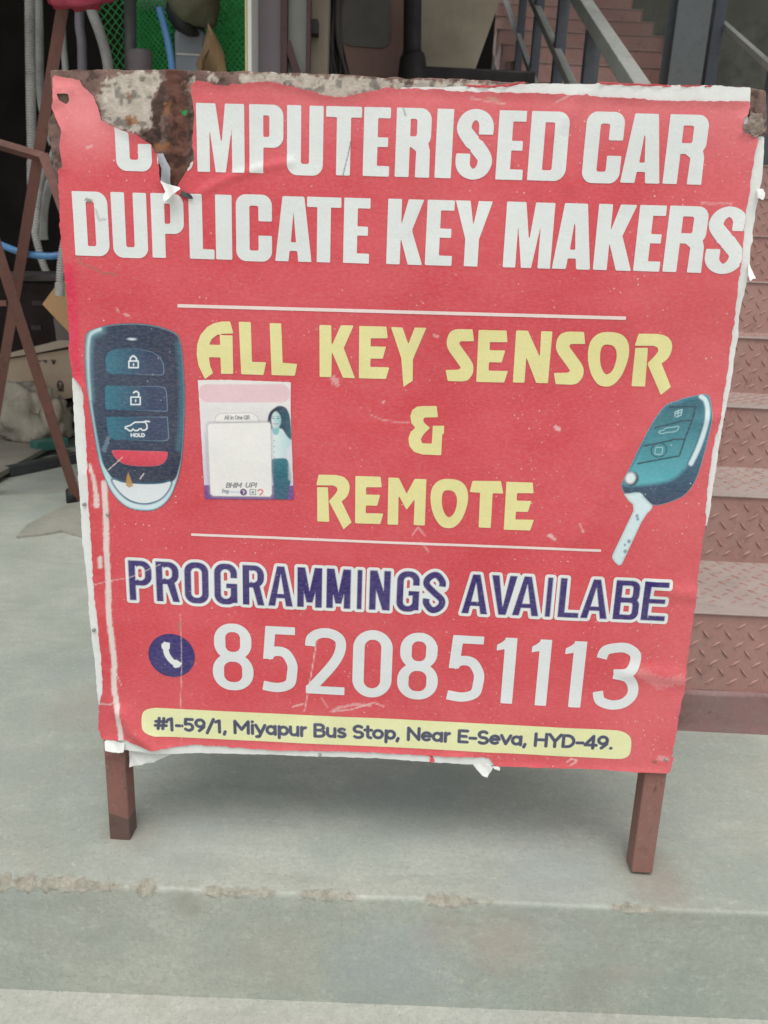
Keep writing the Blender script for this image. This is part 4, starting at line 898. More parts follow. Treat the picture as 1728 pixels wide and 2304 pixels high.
# ================================================================== SIGN BOARD
sign = empty("sign_board")
sign.matrix_world = Matrix(((B_X[0], B_Y[0], B_Z[0], B_O[0]), (B_X[1], B_Y[1], B_Z[1], B_O[1]), (B_X[2], B_Y[2], B_Z[2], B_O[2]), (0, 0, 0, 1)))
tag(sign, "red key makers sign board with torn rusty top standing on brown legs", "sign board")
def spart(name, bm, m, **k): return obj(name, bm, m, sign, world=False, **k)
# frame behind: legs, rails, rear legs
lw = .034
lx = [float(brd(*px('z8', 255, 279))[0]) + .001, float(brd(*px('z8', 1388, 357))[0])]
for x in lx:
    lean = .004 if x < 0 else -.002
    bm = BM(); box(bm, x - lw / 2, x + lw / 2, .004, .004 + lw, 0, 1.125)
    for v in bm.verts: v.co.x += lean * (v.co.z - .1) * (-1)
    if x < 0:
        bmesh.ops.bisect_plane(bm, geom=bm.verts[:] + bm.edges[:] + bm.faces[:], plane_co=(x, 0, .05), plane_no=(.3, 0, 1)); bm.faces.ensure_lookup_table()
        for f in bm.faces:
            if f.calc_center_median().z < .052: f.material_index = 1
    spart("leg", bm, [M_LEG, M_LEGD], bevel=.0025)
for z in (.20, .66, 1.105):
    bm = BM(); box(bm, lx[0] + lw / 2 + .006, lx[1] - lw / 2 - .006, .006, .03, z, z + .028); spart("cross_rail", bm, M_LEG, bevel=.002)
for x in (lx[0] + .045, lx[1] - .045):
    bm = BM(); bar(bm, (x, .052, 1.09), (x, .365, .014 + .012), .028, .028, (0, 1, 0)); spart("rear_leg", bm, M_LEG, bevel=.002)
# metal plate
plate = PX('s', [(114, 160), (166, 156), (373, 157), (543, 162), (688, 166), (887, 175), (1097, 180), (1180, 187), (1450, 193), (1686, 198), (1722, 204), (1726, 300), (1700, 330), (1606, 1000), (1575, 1194), (1499, 1728), (1400, 1722),
                 (1100, 1708), (900, 1700), (600, 1680), (300, 1660), (232, 1655), (218, 1500), (184, 1100), (168, 850), (150, 600), (140, 430), (128, 408), (111, 306), (109, 278), (119, 256), (117, 200)])
beige = [L('z1', [(660, 490), (740, 452), (850, 448), (1050, 450), (1030, 520), (985, 560), (940, 640), (945, 700), (955, 780), (940, 800), (860, 835), (800, 815), (725, 795), (640, 755), (600, 620), (595, 590)]),
         L('z1', [(1100, 500), (1195, 490), (1210, 620), (1180, 560), (1120, 560)]), L('z1', [(1205, 790), (1260, 830), (1285, 900), (1260, 950), (1200, 1060), (1165, 1060), (1200, 960)]),
         PX('z2', [(90, 455), (160, 450), (350, 470), (540, 470), (880, 480), (1050, 490), (1060, 560), (800, 630), (620, 620), (480, 575), (400, 530), (200, 520), (110, 520)]),
         PX('z2', [(1060, 500), (1150, 505), (1600, 510), (1700, 520), (1700, 560), (1400, 570), (1060, 560)]), L('z1', [(1290, 460), (1330, 450), (1350, 500), (1300, 510)])]
dark = [PX('z1', [(1045, 440), (1160, 440), (1190, 480), (1130, 520), (1170, 600), (1195, 720), (1190, 800), (1205, 830), (1175, 900), (1140, 1100), (1080, 1110), (1040, 1000), (1050, 900), (1035, 800), (1060, 700), (1030, 640)]),
        L('z1', [(985, 560), (1040, 500), (1040, 640), (1000, 760), (940, 800), (955, 700), (940, 650)]), L('z1', [(860, 845), (950, 800), (1000, 790), (1010, 880), (950, 905)])]
orange = [L('z1', [(1030, 640), (1060, 650), (1058, 700), (1020, 720)]), L('z1', [(960, 890), (1000, 890), (1000, 950), (965, 955)]), L('z1', [(1010, 890), (1060, 900), (1050, 950), (1010, 940)]), L('z1', [(790, 720), (850, 730), (850, 780), (800, 780)]), L('z1', [(795, 590), (830, 590), (825, 615), (800, 612)])]
rip = L('z1', [(365, 590), (435, 590), (440, 635), (420, 655), (380, 630)])
gdot = L('z1', [(1150, 705)])[0]
fluff = L('r2', [(1575, 235), (1615, 238), (1640, 262), (1632, 300), (1618, 322), (1600, 352), (1580, 330), (1550, 318), (1545, 290), (1560, 262)])
def plate_col(x, z):
    C = np.broadcast_to(srgb(128, 103, 94), (len(x), 3)).copy()
    k = fbm(x * 60, z * 60, 2, 4); k2 = (fbm(x * 260, z * 260, 7, 3) - .5) * .012
    C = C * (.55 + .9 * k)[:, None]
    for p in beige: C = lay(C, s_poly(x, z, p) + k2 + (k - .5) * .012, srgb(200, 190, 176)[None] * (.72 + .5 * fbm(x * 120, z * 90, 5))[:, None], .0007, .95)
    for p in dark: C = lay(C, s_poly(x, z, p) + k2 + (k - .5) * .008, srgb(84, 62, 55)[None] * (.4 + 1.1 * k)[:, None], .0008)
    dd = s_line(x, z, strip_d, 0) + k2 * 2
    C = lay(C, dd - .014, srgb(104, 66, 54)[None] * (.45 + 1.1 * fbm(x * 150, z * 150, 12))[:, None], .003, .85); C = lay(C, np.abs(dd - .017) - .003, srgb(72, 60, 56), .003, .6)
    for p in orange: C = lay(C, s_poly(x, z, p) + k2, srgb(158, 104, 62), .0012, .8)
    sp = fbm(x * 95, z * 95, 31, 3); C = C * (1 - .5 * np.clip((sp - .6) / .06, 0, 1))[:, None]
    C = lay(C, s_ell(x, z, gdot[0], gdot[1], .0032, .0026) + k2 * .5, srgb(36, 150, 84), .0005)
    C = lay(C, s_ell(x, z, rip[:, 0].mean(), rip[:, 1].mean(), .03, .03), srgb(128, 106, 90)[None] * (.6 + .7 * k)[:, None], .004)
    return C
strip_d = L('z1', [(1080, 450), (1110, 650), (1120, 850), (1100, 1090)])
def plate_h(x, z):
    h = .0012 * fbm(x * 80, z * 80, 3); dd = s_line(x, z, strip_d, 0)
    return h + .0026 * np.exp(-(dd / .018) ** 2) * fbm(x * 110, z * 70, 6) + .0026 * np.exp(-((dd + .002) / .0055) ** 2) * (.4 + .6 * np.abs(np.sin(z * 260 + 3 * fbm(x * 40, z * 40, 2))))
pl_n = lambda X, Z: s_poly(X, Z, plate) + (fbm(X * 70, Z * 70, 1) - .5) * .004
o = decal("metal_panel", sign, bbox(plate, .004), .002, pl_n, plate_col, -.0022, M_RUST, plate_h)
sm = o.modifiers.new('s', 'SOLIDIFY'); sm.thickness = .0015; sm.offset = -1
tag(o, "rusty steel panel with peeling cream paint")
# white backing paper left where the red print has torn away
back = PX('s', [(900, 198), (1000, 197), (1100, 193), (1180, 190)], 'r2', [(700, 98), (880, 103), (890, 96), (1200, 106), (1450, 110), (1560, 118), (1577, 112), (1572, 188), (1560, 240), (1590, 335), (1640, 338), (1632, 480), (1625, 590)],
          'z6', [(790, 180), (770, 290), (765, 340), (745, 420), (738, 500), (718, 590), (720, 660), (705, 700), (695, 850), (672, 980), (640, 1120), (612, 1230), (610, 1380), (588, 1480), (570, 1640), (545, 1800), (515, 1950)],
          'z7', [(430, 0), (400, 180), (370, 380), (345, 560), (325, 680)], 's', [(1560, 1194), (1480, 1690)], 'r7', [(575, 1150), (555, 1152), (300, 1138), (0, 1116)], 'r6', [(1300, 1108), (1000, 1096), (640, 1088), (440, 1092), (400, 1085), (300, 1074), (200, 1062), (196, 1020)],
          'zl', [(240, 1880), (215, 1700), (204, 1640), (196, 1500), (190, 1420), (172, 1300), (165, 1200), (150, 1110), (150, 1010), (128, 800), (122, 740), (105, 640), (100, 480), (80, 230), (62, 0)], 'z5', [(690, 1250), (672, 900), (664, 700), (660, 600)], 's', [(200, 860), (260, 1500), (700, 1600), (1400, 1600), (1540, 700), (1600, 250), (900, 240)])
bk = lambda X, Z: s_poly(X, Z, back) + (fbm(X * 140, Z * 140, 4) - .5) * .0022
o = decal("backing_paper", sign, bbox(back, .003), .0022, bk, (1, 1, 1), .0004, M_BACK)
tag(o, "ragged white backing paper showing along the edges")
# red printed sheet
red = PX('s', [(121, 177), (128, 172), (150, 176), (181, 183), (197, 203), (215, 218), (226, 250), (231, 273), (262, 288), (311, 307), (330, 320), (344, 327), (350, 345), (360, 352), (363, 410), (370, 417), (404, 421), (406, 415), (421, 391), (432, 370), (440, 360), (436, 330), (437, 300), (440, 262), (435, 222), (433, 196), (447, 184), (476, 191), (510, 195), (548, 190), (611, 187), (645, 195), (693, 207), (737, 219), (775, 222), (814, 212), (871, 200), (900, 202), (990, 204)],
         'r2', [(240, 135), (400, 140), (600, 143), (820, 155), (835, 148), (850, 158), (1200, 177), (1570, 184), (1572, 205), (1560, 240), (1543, 262), (1546, 300), (1537, 322), (1590, 332), (1605, 352), (1590, 420), (1575, 540), (1555, 680), (1548, 745), (1522, 1000)],
         'z6', [(620, 830), (600, 1010), (570, 1290), (540, 1500), (520, 1690), (490, 1850), (470, 1990), (432, 2212)], 'z7', [(385, 0), (350, 220), (325, 430), (308, 590), (316, 625), (300, 720), (265, 950), (240, 1200), (205, 1440), (185, 1600), (165, 1780), (140, 1900), (115, 2050), (85, 2212)],
         'r7', [(1470, 1100), (1452, 1165), (1440, 1186), (1300, 1180), (1100, 1166), (800, 1156), (620, 1150), (585, 1148), (565, 1125), (552, 1108), (400, 1104), (260, 1100), (0, 1083)], 'r6', [(1300, 1074), (1000, 1068), (800, 1052), (640, 1042), (560, 1048), (445, 1064), (400, 1058), (340, 1036), (300, 1022), (182, 1018), (165, 960), (168, 850), (182, 790), (186, 740), (183, 690), (178, 600), (165, 450), (140, 260), (133, 120), (127, 0)],
         'r3', [(168, 1550), (150, 1200), (140, 1000), (125, 700), (112, 640), (80, 590), (48, 560), (38, 480), (30, 400), (25, 200), (15, 0)], 'r1', [(96, 960), (88, 860), (80, 750), (76, 600), (73, 510), (96, 492), (80, 400), (90, 330), (62, 262), (46, 228), (52, 180), (48, 120)])
CRIM = L('r3', [(-20, -200), (60, -200), (80, 0), (92, 200), (100, 400), (108, 560), (122, 650), (60, 600), (20, 300)])
STRIP1 = L('zl', [(255, 255), (265, 450), (270, 700), (283, 900), (284, 1100), (300, 1250), (325, 1460)]); STRIP1b = L('zl', [(320, 1480), (324, 1620), (345, 1730), (362, 1870), (368, 1945)])
STRIP2 = L('zl', [(160, 130), (188, 230), (204, 330), (205, 400)]); STRIP3 = L('zl', [(229, 745), (231, 805)]); STRIP4 = L('zl', [(225, 1710), (300, 1715), (330, 1690)])
REDC = P(208, 74, 82) * .90
def red_sdf(X, Z):
    D = s_poly(X, Z, red) + (fbm(X * 160, Z * 160, 6) - .5) * .0034
    return np.maximum(D, -(s_poly(X, Z, rip)))
def red_col(x, z):
    C = np.broadcast_to(REDC, (len(x), 3)).copy()
    C = C * (1 + .10 * (fbm(x * 4, z * 7, 21) - .5))[:, None]
    # sky glare painted in towards the top edge; lower and right margins paler too
    bl = np.clip((z - 1.03) / .09, 0, 1) * .30 + .14 * np.clip((.30 - z) / .12, 0, 1) + .16 * np.clip((x - .25) / .2, 0, 1)
    bl = bl * (.5 + fbm(x * 9, z * 9, 14))
    C = C * (1 - bl[:, None]) + P(226, 140, 142)[None] * bl[:, None]
    C = lay(C, s_poly(x, z, CRIM), P(205, 38, 74), .004, .85)
    dpatch = s_ell(x, z, -.41, 1.11, .05, .06); C = lay(C, dpatch, P(226, 138, 140), .03, .6)
    w = P(214, 206, 200); k = (vn(x * 300, z * 300, 5) - .5) * .0016
    for p, r in ((STRIP1, .0042), (STRIP1b, .0042), (STRIP3, .0030)): C = lay(C, s_line(x, z, p, r) + k, w, .0008, .9)
    C = lay(C, s_line(x, z, STRIP2, .0016, r1=.004) + k, w, .0008, .85); C = lay(C, s_line(x, z, STRIP4, .0012) + k, w, .0008, .6)
    return C
def red_h(x, z):
    d_ = -s_poly(x, z, red); lift = np.clip(1 - d_ / .012, 0, 1) ** 2 * .0035 * fbm(x * 25, z * 25, 17)
    return lift
o = decal("vinyl_sheet", sign, bbox(red, .003), .002, red_sdf, red_col, .0018, M_VINYL, red_h)
tag(o, "faded red printed vinyl sheet with torn edges")
OF = .0023
def letters(name, lab, spec, top, bot, s, b, r, col, res=.0014, outline=None, hole=None):
    sdf, bb = text_line(spec, top, bot, s, b, r)
    if outline:
        oc, ow = outline
        f = lambda X, Z: sdf(X, Z) - ow
        c = lambda x, z: lay(np.broadcast_to(oc, (len(x), 3)).copy(), sdf(x, z), col, .0005)
        bb = (bb[0] - ow, bb[1] + ow, bb[2], bb[3] + ow)
    else: f, c = sdf, col
    def g(X, Z):
        D = f(X, Z)
        if hole is not None: D = np.maximum(D, red_sdf(X, Z) + .0006)
        return D
    return tag(decal(name, sign, bb, res, g, c, OF, hfun=red_h if hole is not None else None), lab)
WHITE = P(212, 216, 213)
a1 = 'r1'; a2 = 'r2'
l1 = [('C', a1, 335, a1, 503), ('O', a1, 527, a1, 697), ('M', a1, 716, a1, 937), ('P', a1, 960, a1, 1118), ('U', a1, 1135, a1, 1303), ('T', a1, 1315, a1, 1480), ('E', a1, 1490, a1, 1613), ('R', a1, 1640, a2, 138), ('I', a2, 162, a2, 236), ('S', a2, 255, a2, 415), ('E', a2, 438, a2, 560), ('D', a2, 582, a2, 753), ('C', a2, 828, a2, 998), ('A', a2, 1004, a2, 1182), ('R', a2, 1196, a2, 1372)]
l2 = [('D', a1, 143, a1, 305), ('U', a1, 322, a1, 485), ('P', a1, 505, a1, 656), ('L', a1, 680, a1, 796), ('I', a1, 803, a1, 879), ('C', a1, 898, a1, 1065), ('A', a1, 1080, a1, 1250), ('T', a1, 1227, a1, 1385), ('E', a1, 1398, a1, 1519), ('K', a1, 1600, a2, 106), ('E', a2, 118, a2, 239), ('Y', a2, 243, a2, 408), ('M', a2, 471, a2, 686), ('A', a2, 694, a2, 867), ('K', a2, 880, a2, 1054), ('E', a2, 1063, a2, 1182), ('R', a2, 1196, a2, 1372), ('S', a2, 1381, a2, 1548)]
letters("lettering", "white heavy lettering reading COMPUTERISED CAR with torn C and O", l1, [('r1', 825, 197), ('r2', 1280, 240)], [('r1', 825, 517), ('r2', 1270, 553)], .222, .155, .165, WHITE, hole=True)
letters("lettering", "white heavy lettering reading DUPLICATE KEY MAKERS", l2, [('r1', 220, 606), ('r2', 1280, 650)], [('r1', 225, 905), ('r2', 1270, 948)], .222, .155, .165, WHITE, hole=True)
# rules
for p, w, lab in ((PX('s', [(402, 688), (1406, 716)]), .0022, "long white rule above the yellow lettering"), (PX('s', [(432, 1201), (1351, 1237)]), .0019, "thin white rule below the yellow lettering")):
    tag(decal("rule_line", sign, bbox(p, .004), .0011, lambda X, Z: s_line(X, Z, p, w, True), P(222, 205, 200), OF), lab)
# yellow display lettering
YC = P(216, 210, 146)
tA = L('r3', [(1115, 190), (1060, 191), (1005, 203), (960, 228), (915, 282), (893, 345), (889, 410), (902, 490), (945, 580), (1000, 540), (980, 490), (972, 432), (1050, 434), (1054, 545), (1136, 545), (1131, 285), (1045, 283), (1048, 349), (974, 347), (992, 308), (1030, 280), (1075, 273), (1137, 272)])
tL1 = L('r3', [(1173, 192), (1255, 195), (1262, 464), (1358, 466), (1340, 553), (1190, 547)]); tL2 = L('r3', [(1382, 202), (1460, 204), (1470, 470), (1568, 478), (1552, 558), (1395, 553)])
tK = L('r4', [(397, 235), (485, 238), (487, 393), (557, 237), (652, 240), (578, 408), (662, 632), (572, 628), (489, 434), (485, 624), (398, 622)])
tE = L('r4', [(693, 243), (895, 248), (905, 335), (778, 335), (778, 395), (892, 397), (868, 487), (777, 485), (775, 548), (917, 550), (892, 637), (690, 632)])
tY = L('r4', [(928, 250), (1015, 255), (1058, 380), (1105, 255), (1192, 257), (1092, 490), (1090, 650), (1022, 697), (1005, 480)])
tS = np.concatenate([L('r4', [(1535, 268), (1546, 357)]), spl(L('r4', [(1450, 357), (1438, 366), (1442, 385), (1485, 445), (1528, 508), (1541, 550), (1534, 600), (1500, 645), (1455, 656)]), 4), L('r4', [(1350, 652), (1335, 570)]), spl(L('r4', [(1425, 568), (1445, 558), (1440, 542), (1400, 485), (1358, 425), (1343, 375), (1352, 318), (1380, 280), (1425, 266)]), 4)])
tN = L('r5', [(305, 230), (378, 232), (452, 395), (460, 235), (530, 237), (503, 558), (430, 556), (368, 395), (357, 555), (285, 553)])
tO = (spl(L('r5', [(880, 240), (950, 252), (992, 292), (1005, 355), (992, 430), (955, 515), (905, 568), (855, 578), (808, 560), (770, 500), (752, 425), (752, 350), (772, 290), (818, 250)]), 4, True), spl(L('r5', [(870, 318), (908, 328), (927, 365), (924, 420), (902, 478), (868, 503), (842, 480), (826, 425), (828, 360), (843, 326)]), 4, True))
tR = (np.concatenate([L('r5', [(1062, 250)]), spl(L('r5', [(1185, 252), (1240, 268), (1270, 308), (1268, 358), (1244, 405), (1205, 435)]), 4), L('r5', [(1262, 580), (1200, 630), (1118, 440)]), spl(L('r5', [(1122, 428), (1155, 395), (1182, 362), (1180, 338), (1155, 325)]), 4), L('r5', [(1038, 325)])]), L('r5', [(1042, 338), (1119, 338), (1104, 578), (1020, 576)]))
tAmp = L('r4', [(1268, 838), (1278, 922), (1178, 924), (1167, 945), (1180, 968), (1220, 1000), (1172, 1048), (1150, 1085), (1160, 1115), (1232, 1118), (1240, 985), (1325, 985), (1322, 1047), (1310, 1050), (1302, 1205), (1160, 1198), (1100, 1178), (1066, 1135), (1058, 1080), (1075, 1030), (1110, 1000), (1080, 965), (1073, 915), (1085, 870), (1120, 843), (1165, 838)])
tM = L('r4', [(910, 1368), (988, 1372), (1045, 1490), (1105, 1378), (1192, 1382), (1180, 1727), (1097, 1722), (1105, 1530), (1045, 1610), (985, 1500), (982, 1720), (903, 1718)])
tT = L('r5', [(35, 1162), (212, 1165), (226, 1242), (160, 1240), (148, 1455), (73, 1452), (82, 1237), (18, 1232)])
def fit(t, fr, x0, x1, y0, y1):
    """move a traced letter onto another place of the sheet (zoom-frame box)"""
    a = L(fr, [((x0 + x1) / 2, y0), ((x0 + x1) / 2, y1), (x0, (y0 + y1) / 2), (x1, (y0 + y1) / 2)]); Z1, Z0, X0, X1 = a[0, 1], a[1, 1], a[2, 0], a[3, 0]
    al = np.concatenate(t) if isinstance(t, tuple) else t; lo, hi = al.min(0), al.max(0)
    f = lambda p: np.stack([X0 + (p[:, 0] - lo[0]) / (hi[0] - lo[0]) * (X1 - X0), Z0 + (p[:, 1] - lo[1]) / (hi[1] - lo[1]) * (Z1 - Z0)], 1)
    return tuple(f(p) for p in t) if isinstance(t, tuple) else f(t)
def yl(lab, polys, holes=()):
    al = np.concatenate([p for p in polys])
    def f(X, Z):
        D = np.full(X.shape, .01)
        for p in polys:
            lo = p.min(0) - .006; hi = p.max(0) + .006; s = (X > lo[0]) & (X < hi[0]) & (Z > lo[1]) & (Z < hi[1])
            D[s] = np.minimum(D[s], s_poly(X[s], Z[s], p))
        for p in holes: D = np.maximum(D, -s_poly(X, Z, p))
        return D
    tag(decal("lettering", sign, bbox(al, .003), .0014, f, YC, OF), lab)
e2 = fit(tE, 'r5', 62, 262, 228, 553); s2 = fit(tS, 'r5', 545, 732, 236, 567)
yl("yellow lettering reading ALL KEY SENSOR", [tA, tL1, tL2, tK, tE, tY, tS, e2, tN, s2, tO[0], tR[0], tR[1]], [tO[1]])
yl("yellow ampersand between the yellow words", [tAmp])
r2_ = fit(tR, 'r4', 372, 641, 1350, 1752); e3 = fit(tE, 'r4', 660, 876, 1360, 1714); o2 = fit(tO, 'r4', 1220, 1500, 1380, 1747); e4 = fit(tE, 'r5', 234, 423, 1171, 1470)
yl("yellow lettering reading REMOTE", [r2_[0], r2_[1], e3, tM, o2[0], tT, e4], [o2[1]])
# purple outlined lettering and number
PUR = P(50, 38, 102); a6 = 'r6'; a7 = 'r7'
l3 = [('P', a6, 312, a6, 432), ('R', a6, 447, a6, 566), ('O', a6, 588, a6, 713), ('G', a6, 735, a6, 855), ('R', a6, 876, a6, 988), ('A', a6, 1003, a6, 1132), ('M', a6, 1147, a6, 1276), ('M', a6, 1292, a6, 1418), ('I', a6, 1444, a6, 1474), ('N', a6, 1505, a7, 66), ('G', a7, 92, a7, 210), ('S', a7, 224, a7, 338), ('A', a7, 418, a7, 553), ('V', a7, 558, a7, 690), ('A', a7, 670, a7, 808), ('I', a7, 832, a7, 882), ('L', a7, 897, a7, 1006), ('A', a7, 1010, a7, 1150), ('B', a7, 1172, a7, 1303), ('E', a7, 1312, a7, 1438)]
l3[15] = ('I', a7, 834, a7, 866)
l3 = [(c_, f0, x0 + 3, f1, x1 - 3) for c_, f0, x0, f1, x1 in l3]
letters("lettering", "purple lettering with white outline reading PROGRAMMINGS AVAILABE", l3, [(a6, 370, 132), (a7, 1370, 236)], [(a6, 345, 328), (a7, 1370, 430)], .160, .130, .24, PUR, .0011, (WHITE, .0046))
l4 = [('8', a6, 730, a6, 932), ('5', a6, 973, a6, 1150), ('2', a6, 1190, a6, 1387), ('0', a6, 1425, a6, 1620), ('8', a7, 100, a7, 302), ('5', a7, 345, a7, 530), ('1', a7, 583, a7, 680), ('1', a7, 755, a7, 850), ('1', a7, 920, a7, 1022), ('3', a7, 1080, a7, 1292)]
letters("phone_number", "white phone number reading 8520851113", l4, [(a6, 830, 447), (a7, 1190, 540)], [(a6, 830, 770), (a7, 1190, 870)], 0.160, .128, .30, P(209, 213, 212), .0013)
# phone emblem
cc = L('r6', [(527, 602), (642, 602), (527, 495)]); ctr = cc[0]; rx = abs(cc[1, 0] - ctr[0]); rz = abs(cc[2, 1] - ctr[1])
hs = spl(L('r6', [(497, 565), (505, 598), (527, 628), (555, 647)]), 6); ear = L('r6', [(477, 548), (490, 535), (517, 540), (516, 568), (492, 573), (480, 566)]); mou = L('r6', [(540, 634), (548, 622), (578, 640), (565, 658), (545, 662), (535, 655)])
def em_c(x, z):
    C = np.broadcast_to(P(46, 38, 102), (len(x), 3)).copy()
    return lay(C, U(s_line(x, z, hs, .0044), s_poly(x, z, ear) - .0004, s_poly(x, z, mou) - .0004), WHITE, .0004)
tag(decal("phone_emblem", sign, (ctr[0] - rx - .003, ctr[0] + rx + .003, ctr[1] - rz - .003, ctr[1] + rz + .003), .0009, lambda X, Z: s_ell(X, Z, ctr[0], ctr[1], rx, rz), em_c, OF), "round purple emblem with a white telephone handset")
# address pill
pill = np.concatenate([spl(PX('s', [(352, 1589), (330, 1594), (322, 1607), (324, 1634), (336, 1646), (352, 1652)]), 4), spl(PX('s', [(1383, 1704), (1404, 1702), (1416, 1690), (1418, 1660), (1406, 1646), (1388, 1640)]), 4)])
t0 = L('r6', [(443, 967)])[0]; t1 = L('r7', [(1168, 1066)])[0]
def pill_c(x, z):
    C = np.broadcast_to(P(216, 218, 166), (len(x), 3)).copy()
    D = small_text("#1-59/1, Miyapur Bus Stop, Near E-Seva, HYD-49.", t0, t1, .0212, .0053, x, z)
    C = lay(C, D - .0007, P(214, 216, 200), .0006, .6)
    return lay(C, D, P(66, 70, 92), .0004)
tag(decal("address_banner", sign, bbox(pill, .003), .0007, lambda X, Z: s_poly(X, Z, pill), pill_c, OF), "pale yellow banner with the address in dark grey letters")

# ---- picture of the remote fob
fo = spl(L('r3', [(420, 203), (300, 212), (205, 238), (150, 265), (134, 320), (132, 480), (145, 650), (165, 780), (190, 930), (215, 1090), (255, 1230), (320, 1360), (410, 1445), (520, 1472), (620, 1460), (700, 1395), (750, 1290), (785, 1150), (803, 950), (810, 700), (800, 480), (782, 330), (750, 270), (640, 225), (530, 206)]), 4, True)
fbody = spl(L('r3', [(420, 206), (310, 214), (240, 238), (218, 300), (202, 420), (192, 560), (196, 700), (213, 860), (240, 1030), (270, 1160), (320, 1250), (420, 1282), (540, 1290), (660, 1285), (735, 1262), (765, 1180), (790, 1000), (800, 760), (795, 520), (778, 340), (745, 275), (640, 228), (530, 209)]), 4, True)
floop = spl(L('r3', [(318, 1262), (400, 1283), (540, 1292), (650, 1287), (712, 1275), (695, 1330), (640, 1390), (560, 1418), (490, 1415), (420, 1388), (360, 1335)]), 4, True)
b1_ = L('r3', [(270, 450), (285, 405), (325, 380), (400, 373), (500, 375), (590, 398), (640, 432), (664, 480), (667, 540), (655, 552), (310, 546), (280, 530)])
b2_ = L('r3', [(268, 640), (276, 624), (640, 631), (672, 640), (684, 665), (691, 780), (686, 797), (285, 786), (270, 775)])
b3_ = L('r3', [(276, 835), (690, 837), (700, 975), (692, 992), (660, 999), (335, 990), (300, 975), (286, 940)])
br_ = spl(L('r3', [(330, 1062), (500, 1066), (672, 1072), (690, 1085), (680, 1125), (650, 1155), (590, 1168), (470, 1166), (390, 1150), (340, 1115), (320, 1080)]), 4, True)
def tl(pts): return spl(L('r3', pts), 6)
lock = [tl([(440, 458), (440, 440), (460, 424), (480, 440), (480, 458)])]
unlock = [tl([(462, 672), (480, 664), (497, 676), (494, 700)])]
lb = L('r3', [(430, 458), (493, 458), (493, 503), (430, 503), (430, 458)]); ub = L('r3', [(444, 702), (507, 702), (507, 752), (444, 752), (444, 702)])
car = L('r3', [(420, 918), (405, 914), (406, 904), (440, 893), (470, 872), (540, 870), (552, 890), (553, 915), (538, 926), (520, 926), (512, 915), (500, 918), (490, 928), (470, 928), (458, 918), (448, 930), (430, 928), (420, 918)]); hatch = L('r3', [(528, 872), (545, 864), (568, 868)])
keyh = L('r3', [(462, 478), (462, 490)]); keyh2 = L('r3', [(476, 722), (476, 735)]); led = L('r3', [(450, 310)])[0]
h0, h1 = L('r3', [(443, 969), (540, 970)]); leafp = L('r3', [(425, 1208), (440, 1250), (458, 1305), (430, 1315), (408, 1300), (412, 1250)])
fx0, fx1 = fo[:, 0].min(), fo[:, 0].max()
TE, NV = P(44, 106, 124), P(44, 62, 90)
fr1 = spl(L('r3', [(235, 242), (175, 275), (158, 330), (154, 430), (158, 560), (170, 720)]), 5); fr2 = spl(L('r3', [(172, 740), (190, 860), (215, 1010), (246, 1150), (290, 1240), (350, 1268)]), 5); fr3 = spl(L('r3', [(765, 350), (785, 480), (792, 700), (785, 900), (770, 1050)]), 4)
